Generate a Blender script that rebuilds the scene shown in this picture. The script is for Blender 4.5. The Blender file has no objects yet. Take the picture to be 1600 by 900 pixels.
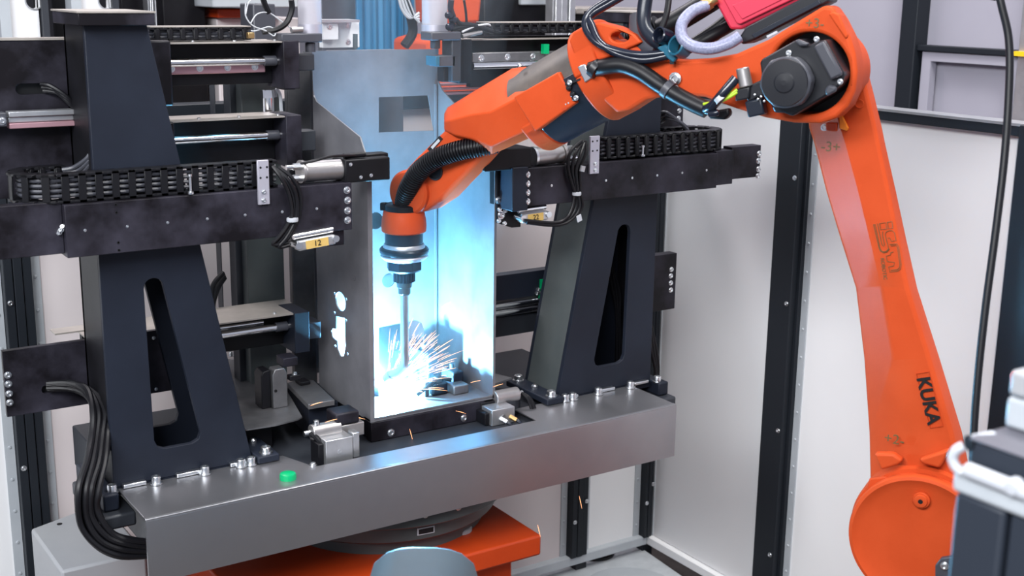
import bpy, bmesh, math, random
from mathutils import Vector, Matrix
random.seed(7)
V = Vector
scene = bpy.context.scene
COL = scene.collection

# ------------------------------------------------------------------ camera
F_PX, YAW, PITCH, ROLL, CAM_H = 1973.29, math.radians(33.4348), math.radians(13.459), math.radians(0.78), 1.8
_fw = V((math.sin(YAW)*math.cos(PITCH), math.cos(YAW)*math.cos(PITCH), -math.sin(PITCH)))
_r0 = V((math.cos(YAW), -math.sin(YAW), 0)); _u0 = _r0.cross(_fw)
_r = _r0*math.cos(ROLL) + _u0*math.sin(ROLL); _u = -_r0*math.sin(ROLL) + _u0*math.cos(ROLL)
CAM = V((0, 0, CAM_H))
cam_data = bpy.data.cameras.new('camera'); cam = bpy.data.objects.new('camera', cam_data); COL.objects.link(cam)
cam_data.sensor_width = 36; cam_data.lens = F_PX/1600*36; cam_data.clip_start = 0.05
cam_data.dof.use_dof = True; cam_data.dof.focus_distance = 2.75; cam_data.dof.aperture_fstop = 5.6
cam.matrix_world = Matrix(((_r.x, _u.x, -_fw.x, CAM.x), (_r.y, _u.y, -_fw.y, CAM.y), (_r.z, _u.z, -_fw.z, CAM.z), (0, 0, 0, 1)))
scene.camera = cam

# ------------------------------------------------------------------ world, lamps, exposure
scene.view_settings.view_transform = 'Standard'; scene.view_settings.look = 'None'
scene.view_settings.gamma = 1.0; scene.view_settings.use_curve_mapping = False
scene.view_settings.exposure = 0.14
world = bpy.data.worlds.new('hall_ambient'); scene.world = world; world.use_nodes = True
bg = world.node_tree.nodes['Background']; bg.inputs[0].default_value = (0.80, 0.84, 1.0, 1); bg.inputs[1].default_value = 0.46

def area_light(name, loc, target, sx, sy, power, col=(1, 1, 1)):
    l = bpy.data.lights.new(name, 'AREA'); l.shape = 'RECTANGLE'; l.size = sx; l.size_y = sy; l.energy = power; l.color = col
    o = bpy.data.objects.new(name, l); COL.objects.link(o); o.location = loc
    o.rotation_euler = (V(target)-V(loc)).to_track_quat('-Z', 'Y').to_euler()
    return o
# hall ceiling lamp rows; the first is added fill for the right wall
area_light('hall_and_fill_lamp', (-1.5, 0.1, 3.3), (2.4, 2.2, 0.4), 3.2, 0.9, 215, (0.96, 0.98, 1))
area_light('hall_and_fill_lamp', (2.0, 1.0, 4.4), (2.2, 2.0, 0.8), 0.6, 3.0, 135, (1, 0.99, 0.97))
area_light('hall_and_fill_lamp', (1.2, 4.8, 4.4), (1.4, 3.0, 0.8), 3.4, 0.6, 110, (1, 0.94, 0.97))

# ------------------------------------------------------------------ picking points in the place
def ray(x, y): return _fw*F_PX + _r*(x-800) - _u*(y-450)
def at(x, y, X=None, Y=None, Z=None):
    d = ray(x, y)
    if X is not None: t = (X-CAM.x)/d.x
    elif Y is not None: t = (Y-CAM.y)/d.y
    else: t = (Z-CAM.z)/d.z
    return CAM + d*t
def dep(x, y, d): return CAM + ray(x, y)*(d/F_PX)
RO = V((1.315, 2.42, 0))
_a3 = dep(1258, 115, 2.3)
ARM = V((RO.x-_a3.x, RO.y-_a3.y, 0)).normalized()      # the way the forearm points
RN = V((-ARM.y, ARM.x, 0))
if RN.dot(CAM-RO) < 0: RN = -RN                          # normal of the arm plane, on the camera side
def rob(x, y, v=0.0):
    d = ray(x, y); o = RO + RN*v
    return CAM + d*((o-CAM).dot(RN)/d.dot(RN))

# ------------------------------------------------------------------ materials
def srgb(r, g, b):
    f = lambda c: (c/255/12.92) if c/255 <= 0.04045 else ((c/255+0.055)/1.055)**2.4
    return (f(r), f(g), f(b), 1)
def mat(name, c1, c2=None, rough=0.5, metal=0.0, scale=8, detail=4, bump=0.0, bscale=60, coat=0, rough2=None, stretch=None, ramp=(0.35, 0.65), emit=None, estr=0, alpha=1, trans=0, spec=0.5, ior=1.45):
    m = bpy.data.materials.new(name); m.use_nodes = True
    nt = m.node_tree; b = nt.nodes['Principled BSDF']
    b.inputs['Base Color'].default_value = c1; b.inputs['Roughness'].default_value = rough; b.inputs['Metallic'].default_value = metal
    b.inputs['Coat Weight'].default_value = coat; b.inputs['Coat Roughness'].default_value = 0.15
    b.inputs['Specular IOR Level'].default_value = spec; b.inputs['IOR'].default_value = ior
    b.inputs['Alpha'].default_value = alpha; b.inputs['Transmission Weight'].default_value = trans
    if emit: b.inputs['Emission Color'].default_value = emit; b.inputs['Emission Strength'].default_value = estr
    if c2 is not None or bump or rough2 is not None:
        tc = nt.nodes.new('ShaderNodeTexCoord'); mp = nt.nodes.new('ShaderNodeMapping')
        nt.links.new(tc.outputs['Object'], mp.inputs[0])
        if stretch: mp.inputs['Scale'].default_value = stretch
        n = nt.nodes.new('ShaderNodeTexNoise'); n.inputs['Scale'].default_value = scale; n.inputs['Detail'].default_value = detail
        n.inputs['Roughness'].default_value = 0.6
        nt.links.new(mp.outputs[0], n.inputs['Vector'])
        r = nt.nodes.new('ShaderNodeValToRGB'); r.color_ramp.elements[0].position = ramp[0]; r.color_ramp.elements[1].position = ramp[1]
        r.color_ramp.elements[0].color = c1; r.color_ramp.elements[1].color = c2 or c1
        nt.links.new(n.outputs['Fac'], r.inputs[0])
        if c2 is not None: nt.links.new(r.outputs[0], b.inputs['Base Color'])
        if rough2 is not None:
            mr = nt.nodes.new('ShaderNodeMapRange'); mr.inputs[1].default_value = 0.3; mr.inputs[2].default_value = 0.7
            mr.inputs[3].default_value = rough; mr.inputs[4].default_value = rough2
            nt.links.new(n.outputs['Fac'], mr.inputs[0]); nt.links.new(mr.outputs[0], b.inputs['Roughness'])
        if bump:
            n2 = nt.nodes.new('ShaderNodeTexNoise'); n2.inputs['Scale'].default_value = bscale; n2.inputs['Detail'].default_value = 3
            nt.links.new(mp.outputs[0], n2.inputs['Vector'])
            bp = nt.nodes.new('ShaderNodeBump'); bp.inputs['Strength'].default_value = bump; bp.inputs['Distance'].default_value = 0.002
            nt.links.new(n2.outputs['Fac'], bp.inputs['Height']); nt.links.new(bp.outputs[0], b.inputs['Normal'])
    return m
M = {}
M['orange'] = mat('robot_orange_paint', (0.56, 0.074, 0.020, 1), (0.52, 0.066, 0.017, 1), rough=0.44, scale=14, bump=0.08, bscale=260, coat=0.0, spec=0.10)
M['orange_dark'] = mat('orange_base_paint', (0.50, 0.050, 0.007, 1), (0.43, 0.040, 0.006, 1), rough=0.4, scale=5)
M['pylon'] = mat('blue_grey_powder_coat', (0.0085, 0.011, 0.019, 1), (0.014, 0.0185, 0.031, 1), rough=0.5, scale=3, bump=0.10, bscale=500, spec=0.3)
M['pylon_side'] = mat('grey_green_steel', (0.075, 0.085, 0.085, 1), (0.055, 0.065, 0.067, 1), rough=0.45, scale=6)
M['oxide'] = mat('blackened_steel', (0.005, 0.004, 0.006, 1), (0.036, 0.034, 0.049, 1), rough=0.40, rough2=0.55, spec=0.3, scale=8, detail=6, ramp=(0.40, 0.68), metal=0.1)
M['black'] = mat('black_steel', (0.004, 0.004, 0.005, 1), (0.008, 0.008, 0.011, 1), rough=0.45, scale=10, spec=0.3)
M['darkgrey'] = mat('dark_grey_frame', (0.030, 0.034, 0.042, 1), (0.025, 0.028, 0.036, 1), rough=0.45, scale=10)
M['frame'] = mat('anthracite_fence_profile', (0.013, 0.016, 0.021, 1), rough=0.42, spec=0.3)
M['rubber'] = mat('black_rubber', (0.006, 0.006, 0.008, 1), rough=0.42, spec=0.35)
M['hose_blue'] = mat('dark_blue_gloss_hose', (0.008, 0.011, 0.022, 1), rough=0.22, spec=0.7)
M['brushed'] = mat('brushed_stainless', (0.44, 0.44, 0.46, 1), (0.37, 0.37, 0.395, 1), rough=0.34, rough2=0.42, metal=0.92, scale=3, stretch=(1, 1, 1))
M['sheet'] = mat('mill_sheet_steel', (0.26, 0.26, 0.27, 1), (0.15, 0.15, 0.16, 1), rough=0.42, metal=0.7, scale=9, detail=6)
M['work_sheet'] = mat('workpiece_sheet_steel', (0.19, 0.19, 0.207, 1), (0.125, 0.125, 0.14, 1), rough=0.42, metal=0.15, scale=7, detail=6)
M['zinc'] = mat('zinc_bolt', (0.72, 0.74, 0.76, 1), rough=0.28, metal=1.0)
M['chrome'] = mat('chrome_rod', (0.80, 0.80, 0.82, 1), rough=0.12, metal=1.0)
M['alu'] = mat('milled_aluminium', (0.62, 0.63, 0.65, 1), (0.52, 0.53, 0.55, 1), rough=0.38, metal=0.85, scale=20)
M['alu_lilac'] = mat('anodised_bracket', (0.50, 0.49, 0.56, 1), rough=0.4, metal=0.5)
M['cylgrey'] = mat('pneumatic_cylinder_metal', (0.46, 0.44, 0.44, 1), (0.40, 0.385, 0.38, 1), rough=0.34, metal=0.8, scale=30)
M['beige'] = mat('pale_steel_cover', (0.46, 0.42, 0.38, 1), (0.36, 0.33, 0.30, 1), rough=0.42, metal=0.45, scale=12)
M['panel'] = mat('white_fence_panel', (0.80, 0.805, 0.815, 1), (0.77, 0.775, 0.79, 1), rough=0.42, scale=1.3)
M['panel_pink_lit'] = mat('pink_lit_panel', (0.64, 0.585, 0.59, 1), (0.60, 0.55, 0.555, 1), rough=0.5, scale=2)  # pale fence panel with pinkish light mixed into its colour
M['panel_lilac'] = mat('lilac_grey_board', (0.34, 0.33, 0.385, 1), (0.31, 0.30, 0.355, 1), rough=0.6, scale=2)
M['rail'] = mat('grey_painted_rail', (0.42, 0.45, 0.48, 1), (0.38, 0.41, 0.44, 1), rough=0.4, scale=10)
M['tube_grey'] = mat('worn_grey_forearm', (0.135, 0.115, 0.10, 1), (0.085, 0.075, 0.070, 1), rough=0.38, scale=16, detail=6, metal=0.2)
M['tube_dark'] = mat('blue_black_cover', (0.010, 0.014, 0.024, 1), rough=0.32)
M['motor'] = mat('motor_housing', (0.012, 0.013, 0.017, 1), rough=0.36)
M['motor_grey'] = mat('motor_cap_grey', (0.055, 0.057, 0.070, 1), rough=0.40)
M['green'] = mat('green_plastic', (0.0, 0.36, 0.13, 1), rough=0.3)
M['redbox'] = mat('crimson_plastic', (0.62, 0.035, 0.075, 1), rough=0.35, coat=0.3)
M['red'] = mat('red_handle', (0.50, 0.015, 0.015, 1), rough=0.35)
M['brass'] = mat('brass_fitting', (0.55, 0.36, 0.16, 1), rough=0.35, metal=0.9)
M['yellowgreen'] = mat('yellow_green_wire', (0.42, 0.62, 0.03, 1), rough=0.4)
M['yellow'] = mat('yellow_tag', (0.85, 0.50, 0.01, 1), rough=0.5)
M['amber'] = mat('amber_pointer', (0.85, 0.22, 0.01, 1), rough=0.5)
M['tape'] = mat('yellow_masking_tape', (0.62, 0.42, 0.13, 1), (0.55, 0.36, 0.10, 1), rough=0.7, scale=40)
M['ink'] = mat('black_print', (0.006, 0.006, 0.007, 1), rough=0.5)
M['logo'] = mat('olive_print', (0.13, 0.085, 0.03, 1), rough=0.5)
M['white'] = mat('white_plastic', (0.46, 0.48, 0.52, 1), rough=0.45)
M['braid'] = mat('pale_braided_hose', (0.27, 0.28, 0.40, 1), (0.20, 0.21, 0.31, 1), rough=0.35, scale=300, ramp=(0.45, 0.55))
M['cyan_lit_clip'] = mat('black_clip_lit_cyan', (0.02, 0.12, 0.19, 1), rough=0.25)  # black plastic, cyan arc light put into its colour
M['clear'] = mat('frosted_acrylic', (0.78, 0.76, 0.82, 1), rough=0.12, trans=0.55)
M['concrete'] = mat('brown_grey_floor', (0.055, 0.045, 0.040, 1), (0.09, 0.075, 0.068, 1), rough=0.6, scale=12, detail=8)
M['diamond'] = mat('galvanised_floor_plate', (0.62, 0.65, 0.68, 1), (0.54, 0.57, 0.60, 1), rough=0.42, metal=0.35, scale=25)
M['bluegrey'] = mat('blue_grey_cover', (0.045, 0.066, 0.085, 1), (0.055, 0.08, 0.10, 1), rough=0.55, scale=4)
M['cabinet'] = mat('light_grey_enamel', (0.36, 0.37, 0.38, 1), (0.32, 0.33, 0.35, 1), rough=0.45, scale=4)
M['slate'] = mat('slate_grey_panel', (0.022, 0.028, 0.040, 1), rough=0.5, spec=0.3)
M['curtain'] = mat('blue_weld_curtain', (0.016, 0.17, 0.34, 1), (0.008, 0.11, 0.24, 1), rough=0.55, scale=3, stretch=(9, 9, 0.6))
M['hall'] = mat('hall_wall', (0.16, 0.16, 0.19, 1), (0.10, 0.10, 0.12, 1), rough=0.7, scale=1.5)
M['spark'] = mat('glowing_spark', (1, 0.45, 0.2, 1), emit=(1, 0.40, 0.18, 1), estr=1.7)
M['arc'] = mat('arc_core', (1, 1, 1, 1), emit=(0.55, 0.80, 1, 1), estr=60)
M['cart_lilac'] = mat('lilac_grey_laminate', (0.12, 0.118, 0.14, 1), rough=0.5)
M['silver_tag'] = mat('silver_print', (0.5, 0.52, 0.55, 1), rough=0.4)

# ------------------------------------------------------------------ mesh helpers
def frame_of(d):
    d = V(d).normalized(); a = V((0, 0, 1)) if abs(d.z) < 0.9 else V((1, 0, 0))
    x = a.cross(d).normalized(); return x, d.cross(x), d
class MB:
    def __init__(self): self.bm = bmesh.new()
    def box(self, a, b, rot=None):
        x0, y0, z0 = (min(a[i], b[i]) for i in range(3)); x1, y1, z1 = (max(a[i], b[i]) for i in range(3))
        P = [(x0, y0, z0), (x1, y0, z0), (x1, y1, z0), (x0, y1, z0), (x0, y0, z1), (x1, y0, z1), (x1, y1, z1), (x0, y1, z1)]
        vs = [self.bm.verts.new(p) for p in P]
        for f in ((3, 2, 1, 0), (4, 5, 6, 7), (0, 1, 5, 4), (1, 2, 6, 5), (2, 3, 7, 6), (3, 0, 4, 7)): self.bm.faces.new([vs[i] for i in f])
        return self
    def obox(self, c, ex, ey, ez):
        """box about c with half-extent vectors"""
        c, ex, ey, ez = V(c), V(ex), V(ey), V(ez); vs = []
        for sz in (-1, 1):
            for sx, sy in ((-1, -1), (1, -1), (1, 1), (-1, 1)): vs.append(self.bm.verts.new(c+ex*sx+ey*sy+ez*sz))
        fl = ex.cross(ey).dot(ez) < 0
        for f in ((3, 2, 1, 0), (4, 5, 6, 7), (0, 1, 5, 4), (1, 2, 6, 5), (2, 3, 7, 6), (3, 0, 4, 7)):
            q = [vs[i] for i in f]; self.bm.faces.new(q[::-1] if fl else q)
        return self
    def prism(self, pts, vec, holes=()):
        vec = V(vec); loops = [list(map(V, pts))]+[list(map(V, h)) for h in holes]
        n = V((0, 0, 0)); L = loops[0]
        for i in range(len(L)): n += L[i].cross(L[(i+1) % len(L)])
        tmp = bmesh.new(); ed = []; idx = {}
        for li, lp in enumerate(loops):
            vs = [tmp.verts.new(p) for p in lp]
            for i, v in enumerate(vs): idx[v] = (li, i)
            for i in range(len(vs)): ed.append(tmp.edges.new((vs[i], vs[(i+1) % len(vs)])))
        if len(loops) == 1: tris = [[(0, i) for i in range(len(L))]]
        else:
            r = bmesh.ops.triangle_fill(tmp, use_beauty=True, use_dissolve=False, edges=ed, normal=n.normalized())
            tris = [[idx[v] for v in g.verts] for g in r['geom'] if isinstance(g, bmesh.types.BMFace)]
        A = [[self.bm.verts.new(p) for p in lp] for lp in loops]; B = [[self.bm.verts.new(p+vec) for p in lp] for lp in loops]
        fs = []
        for t in tris:
            fs.append(self.bm.faces.new([A[l][i] for l, i in t][::-1])); fs.append(self.bm.faces.new([B[l][i] for l, i in t]))
        for a, b in zip(A, B):
            for i in range(len(a)):
                j = (i+1) % len(a); fs.append(self.bm.faces.new([a[i], a[j], b[j], b[i]]))
        tmp.free(); bmesh.ops.recalc_face_normals(self.bm, faces=fs)
        return self
    def lathe(self, c, d, prof, seg=32, ref=None):
        """prof: list of (radius, height along d)"""
        c = V(c); x, y, z = frame_of(d); rings = []; fs = []
        for r, h in prof:
            if r < 1e-6: rings.append([self.bm.verts.new(c+z*h)])
            else: rings.append([self.bm.verts.new(c+z*h+(x*math.cos(2*math.pi*i/seg)+y*math.sin(2*math.pi*i/seg))*r) for i in range(seg)])
        for a, b in zip(rings, rings[1:]):
            for i in range(seg):
                j = (i+1) % seg
                if len(a) == 1 and len(b) == 1: continue
                if len(a) == 1: fs.append(self.bm.faces.new([a[0], b[j], b[i]]))
                elif len(b) == 1: fs.append(self.bm.faces.new([a[i], a[j], b[0]]))
                else: fs.append(self.bm.faces.new([a[i], a[j], b[j], b[i]]))
        if len(rings[0]) > 1: fs.append(self.bm.faces.new(rings[0][::-1]))
        if len(rings[-1]) > 1: fs.append(self.bm.faces.new(rings[-1]))
        bmesh.ops.recalc_face_normals(self.bm, faces=fs)
        return self
    def cyl(self, p0, p1, r, seg=24, r1=None):
        p0, p1 = V(p0), V(p1); h = (p1-p0).length
        return self.lathe(p0, p1-p0, [(r, 0), (r1 if r1 is not None else r, h)], seg)
    def tube(self, pts, r, seg=10, smooth=6, closed=False, radii=None):
        P = [V(p) for p in pts]
        if smooth and len(P) > 2:
            Q = []; RR = []
            for i in range(len(P)-1):
                p0, p1, p2, p3 = P[max(i-1, 0)], P[i], P[i+1], P[min(i+2, len(P)-1)]
                for k in range(smooth):
                    t = k/smooth
                    Q.append(0.5*((2*p1)+(-p0+p2)*t+(2*p0-5*p1+4*p2-p3)*t*t+(-p0+3*p1-3*p2+p3)*t**3))
                    if radii: RR.append(radii[i]*(1-t)+radii[i+1]*t)
            Q.append(P[-1]); P = Q
            if radii: radii = RR+[radii[-1]]
        rings = []; x = None; fs = []
        for i, p in enumerate(P):
            d = (P[min(i+1, len(P)-1)]-P[max(i-1, 0)]).normalized()
            if x is None: x = frame_of(d)[0]
            x = (x-d*x.dot(d)).normalized(); y = d.cross(x)
            rr = radii[i] if radii else r
            rings.append([self.bm.verts.new(p+(x*math.cos(2*math.pi*k/seg)+y*math.sin(2*math.pi*k/seg))*rr) for k in range(seg)])
        for a, b in zip(rings, rings[1:]):
            for k in range(seg): fs.append(self.bm.faces.new([a[k], a[(k+1) % seg], b[(k+1) % seg], b[k]]))
        fs.append(self.bm.faces.new(rings[0][::-1])); fs.append(self.bm.faces.new(rings[-1]))
        bmesh.ops.recalc_face_normals(self.bm, faces=fs)
        return self
    def loft(self, secs, cap=True):
        R = [[self.bm.verts.new(p) for p in s] for s in secs]; n = len(R[0]); fs = []
        for a, b in zip(R, R[1:]):
            for k in range(n): fs.append(self.bm.faces.new([a[k], a[(k+1) % n], b[(k+1) % n], b[k]]))
        if cap: fs.append(self.bm.faces.new(R[0][::-1])); fs.append(self.bm.faces.new(R[-1]))
        bmesh.ops.recalc_face_normals(self.bm, faces=fs)
        return self
    def build(self, name, m, parent=None, bevel=0, seg=2, angle=35):
        me = bpy.data.meshes.new(name); self.bm.to_mesh(me); self.bm.free()
        me.materials.append(M[m] if isinstance(m, str) else m)
        me.shade_smooth(); me.set_sharp_from_angle(angle=math.radians(angle))
        o = bpy.data.objects.new(name, me); COL.objects.link(o)
        if bevel:
            b = o.modifiers.new('edge', 'BEVEL'); b.width = bevel; b.segments = seg; b.limit_method = 'ANGLE'; b.angle_limit = math.radians(40); b.harden_normals = False
        if parent: adopt(o, parent)
        return o
def world_of(o):
    m = Matrix.Translation(o.location) if o.rotation_euler[:] == (0, 0, 0) else o.matrix_basis.copy()
    return (world_of(o.parent) @ o.matrix_parent_inverse @ m) if o.parent else m
def adopt(o, parent):
    o.parent = parent; o.matrix_parent_inverse = world_of(parent).inverted()
def tag(o, label, cat=None, group=None, kind=None):
    o['label'] = label
    if cat: o['category'] = cat
    if group: o['group'] = group
    if kind: o['kind'] = kind
    return o
def thing(name, loc, label, cat, group=None):
    o = bpy.data.objects.new(name, None); COL.objects.link(o); o.location = loc; o.empty_display_size = 0.05
    return tag(o, label, cat, group)
def struct(o): o['kind'] = 'structure'; return o
def wall_root(name, loc):
    o = bpy.data.objects.new(name, None); COL.objects.link(o); o.location = loc; o['kind'] = 'structure'
    return o
_bolts = {}
def bolt(parent, p, d, r=0.007, h=0.007, name='bolt', m='zinc'):
    """socket head cap screw: a rim, a hex recess, a washer"""
    k = (round(r, 4), round(h, 4), m)
    if k not in _bolts:
        mb = MB(); rs = 12
        mb.lathe((0, 0, 0), (0, 0, 1), [(r*1.35, 0), (r*1.35, h*0.18), (r, h*0.18), (r, h*0.92), (r*0.9, h), (r*0.55, h), (r*0.5, h*0.45), (0, h*0.45)], rs)
        o = mb.build('bolt', m); _bolts[k] = o.data; bpy.data.objects.remove(o)
    o = bpy.data.objects.new(name, _bolts[k]); COL.objects.link(o)
    o.location = p; o.rotation_euler = V(d).to_track_quat('Z', 'Y').to_euler()
    adopt(o, parent); return o
def text_mesh(name, s, origin, ex, ey, size, m, parent, thick=0.0006, align='CENTER', stroke=0):
    """lettering as thin solid mesh; ex, ey span the plane it lies in"""
    cu = bpy.data.curves.new(name, 'FONT'); cu.body = s; cu.size = size; cu.extrude = thick; cu.align_x = align; cu.align_y = 'CENTER'; cu.offset = stroke
    t = bpy.data.objects.new(name, cu); COL.objects.link(t)
    dg = bpy.context.evaluated_depsgraph_get(); me = bpy.data.meshes.new_from_object(t.evaluated_get(dg))
    bpy.data.objects.remove(t); ex = V(ex).normalized(); ey = V(ey); ey = (ey-ex*ey.dot(ex)).normalized(); ez = ex.cross(ey); o3 = V(origin)
    me.transform(Matrix(((ex.x, ey.x, ez.x, o3.x), (ex.y, ey.y, ez.y, o3.y), (ex.z, ey.z, ez.z, o3.z), (0, 0, 0, 1))))
    me.materials.clear(); me.materials.append(M[m])
    o = bpy.data.objects.new(name, me); COL.objects.link(o)
    if parent: adopt(o, parent)
    return o
def pbox(x0, y0, x1, y1, Y, dy):
    """box whose front face (plane Y) has its top left corner at pixel (x0,y0) and bottom right one at (x1,y1), dy deep"""
    a = at(x0, y0, Y=Y); b = at(x1, y1, Y=Y)
    return (a.x, Y, b.z), (b.x, Y+dy, a.z)
def circ(c, ex, ey, r, n=24, a0=0): return [V(c)+V(ex)*(r*math.cos(a0+2*math.pi*i/n))+V(ey)*(r*math.sin(a0+2*math.pi*i/n)) for i in range(n)]
EX, EY, EZ = V((1, 0, 0)), V((0, 1, 0)), V((0, 0, 1))
FRONT = (0, -1, 0)

# ================================================================== THE SETTING
XW, YW, ZF = 2.457, 2.906, 1.521        # right fence plane, back fence plane, fence height
floor = struct(MB().box((-3, -1.5, -0.05), (7, 7.5, 0)).build('floor', 'concrete'))
hall = struct(MB().box((-4, 6.5, 0), (8, 6.6, 5)).build('wall_hall', 'hall'))

def fence_panel(parent, axis, a0, a1, z0, z1, m, flange=True):
    """sheet panel with a riveted flange strip along each upright edge"""
    def bx(mb, s0, s1, za, zb, d0, d1):
        if axis == 'Y': mb.box((XW+d0, s0, za), (XW+d1, s1, zb))
        else: mb.box((s0, YW+d0, za), (s1, YW+d1, zb))
    mb = MB(); bx(mb, a0, a1, z0, z1, 0.004, 0.012); p = mb.build('panel', m, parent)
    if flange:
        for s0, s1 in ((a0, a0+0.022), (a1-0.022, a1)):
            mb = MB(); bx(mb, s0, s1, z0, z1, 0.0, 0.004)
            n = int((z1-z0)/0.075)
            for i in range(n):
                z = z0+(i+0.5)*(z1-z0)/n; c = (s0+s1)/2
                pt = (XW, c, z) if axis == 'Y' else (c, YW, z)
                mb.lathe(pt, (-1, 0, 0) if axis == 'Y' else (0, -1, 0), [(0.004, 0), (0.0034, 0.002), (0, 0.003)], 8)
            mb.build('flange', 'rail', p)
    return p
def post_right(parent, y0, y1, z0=0.0, z1=ZF):
    mb = MB(); mb.box((XW-0.030, y0+0.012, z0), (XW+0.03, y1, z1)); mb.box((XW-0.012, y0, z0), (XW+0.03, y0+0.012, z1))
    p = mb.build('post', 'frame', parent, bevel=0.002)
    for z in (0.25, 0.62, 0.98, 1.32): bolt(parent, (XW-0.030, (y0+y1)/2-0.02, z), (-1, 0, 0), 0.005, 0.004, 'screw')
    return p
wr = wall_root('wall_right', (XW, 1.6, 0))
yp = lambda x, y: at(x, y, X=XW).y
p1a, p1b = yp(1254, 450), yp(1215, 450)
p2a = yp(1567, 560); p2b = p2a-0.11
fence_panel(wr, 'Y', p1b, YW, 0.09, ZF-0.02, 'panel')
fence_panel(wr, 'Y', p2a, p1a, 0.09, ZF-0.02, 'panel')
fence_panel(wr, 'Y', 0.6, p2b, 0.09, ZF-0.02, 'panel')
post_right(wr, p1a, p1b); post_right(wr, p2b, p2a)
MB().box((XW-0.02, 0.5, ZF-0.026), (XW+0.04, YW, ZF)).build('top_rail', 'frame', wr, bevel=0.002)
MB().box((XW-0.022, 0.5, ZF-0.004), (XW+0.042, YW, ZF+0.002)).build('rail_cap', 'alu', wr)
MB().box((XW-0.018, 0.5, 0.062), (XW+0.02, YW, 0.088)).build('bottom_rail', 'panel', wr, bevel=0.002)
wb = wall_root('wall_back', (1.5, YW, 0))
xp = lambda x, y: at(x, y, Y=YW).x
q = [(xp(21, 675), xp(66, 675)), (xp(886, 800), xp(912, 800)), (xp(1000, 780), xp(1013, 780))]
edges = [-1.2, q[0][0], q[0][1], q[1][0], q[1][1], q[2][0]]
fence_panel(wb, 'X', edges[0], edges[1], 0.09, ZF-0.02, 'panel')
fence_panel(wb, 'X', edges[2], edges[3], 0.09, ZF-0.02, 'panel_pink_lit')
fence_panel(wb, 'X', edges[4], edges[5], 0.09, ZF-0.02, 'panel')
for i, (a, b) in enumerate(q):
    w = (b-a)/3
    for k in range(3): MB().box((a+k*w+0.001, YW-0.028+0.004*(k == 2), 0.09), (a+(k+1)*w-0.001, YW+0.03, ZF)).build('post', 'frame', wb, bevel=0.0015)
    for z in (0.21, 0.27) if i else (0.71, 1.1): bolt(wb, (a+w*(0.5 if z != 0.27 else 2.5), YW-0.028, z), FRONT, 0.005, 0.004, 'screw')
MB().box((-1.2, YW-0.02, ZF-0.035), (XW, YW+0.04, ZF)).build('top_rail', 'frame', wb, bevel=0.002)
MB().box((-1.2, YW-0.020, 0.062), (XW-0.02, YW+0.02, 0.092)).build('bottom_rail', 'rail', wb, bevel=0.003)
for x in (xp(905, 880), xp(1008, 850)): MB().box((x-0.02, YW-0.01, 0), (x+0.02, YW+0.03, 0.056)).build('foot', 'frame', wb)

# outer wall of boards beyond the right fence
XO = 3.3
wo = wall_root('wall_outer', (XO, 2, 0))
yo = lambda x, y: at(x, y, X=XO).y
zo = lambda x, y: at(x, y, X=XO).z
MB().box((XO+0.03, -0.5, 0), (XO+0.06, 6.4, 3.0)).build('board', 'panel_lilac', wo)
MB().box((XO-0.03, yo(1440, 60), 0), (XO+0.03, yo(1415, 60), 3.0)).build('post', 'frame', wo, bevel=0.003)
bz0, bz1 = zo(1500, 83), zo(1500, 73)
MB().box((XO-0.02, 0.2, bz0), (XO+0.02, yo(1440, 60), bz1)).build('cross_bar', 'frame', wo, bevel=0.003)
iy0, iy1 = yo(1592, 140), yo(1441, 120)
mb = MB(); zb = zo(1441, 185)-0.2
o_, i_ = [(iy0, zb), (iy1, zb), (iy1, bz0), (iy0, bz0)], [(iy0+0.03, zb+0.03), (iy1-0.035, zb+0.03), (iy1-0.035, bz0-0.03), (iy0+0.03, bz0-0.03)]
mb.prism([V((XO-0.01, a, b)) for a, b in o_], (0.03, 0, 0), [[V((XO-0.01, a, b)) for a, b in i_]]).build('door_frame', 'panel_lilac', wo, bevel=0.002)
MB().box((XO-0.03, iy0-0.06, 0), (XO+0.03, iy0-0.005, bz1+0.5)).build('post', 'alu', wo, bevel=0.003)
tag(MB().box((XO-0.05, iy0-0.12, bz0+0.004), (XO-0.021, iy0+0.0, bz1-0.002)).build('warning_tag', 'yellow'), 'small yellow tag on black cross bar at the far right', 'tag')

# ---- floor plate corner
fp = thing('floor_plate', (1.9, 2.4, 0), 'galvanised tread plate beside the orange base, with a round dark hole', 'floor plate')
f0 = [at(925, 902, Z=0.03), at(1065, 905, Z=0.03), at(985, 848, Z=0.03), at(957, 854, Z=0.03)]
hole = at(930, 862, Z=0.03)
pl = MB(); pl.prism([at(760, 960, Z=0.03), at(1110, 935, Z=0.03), at(985, 848, Z=0.03), at(800, 905, Z=0.03)], (0, 0, 0.008)); pl.build('tread_sheet', 'diamond', fp)
tr = MB()
for i in range(26):
    for k in range(20):
        p = V((1.2+i*0.032, 1.55+k*0.045+(i % 2)*0.022, 0.038)); e = V((0.008, 0.008*(1 if (i+k) % 2 else -1), 0)); 
        pxr = (p-CAM); zz = pxr.dot(_fw); sx, sy = 800+pxr.dot(_r)/zz*F_PX, 450-pxr.dot(_u)/zz*F_PX
        lim = 848+(sx-985)*0.696 if sx > 985 else 848+(985-sx)*0.308
        if sy > lim+6 and 800 < sx < 1070: tr.obox(p, e, e.orthogonal().normalized()*0.0022 if False else V((-e.y, e.x, 0))*0.28, (0, 0, 0.0012))
o = tr.build('tread_studs', 'diamond', fp); o['kind'] = 'stuff'
MB().lathe(at(930, 868, Z=0.03), (0, 0, 1), [(0.06, 0), (0.06, 0.016), (0.052, 0.016), (0.052, 0.012), (0, 0.012)], 28).build('hole_collar', 'black', fp)
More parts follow.
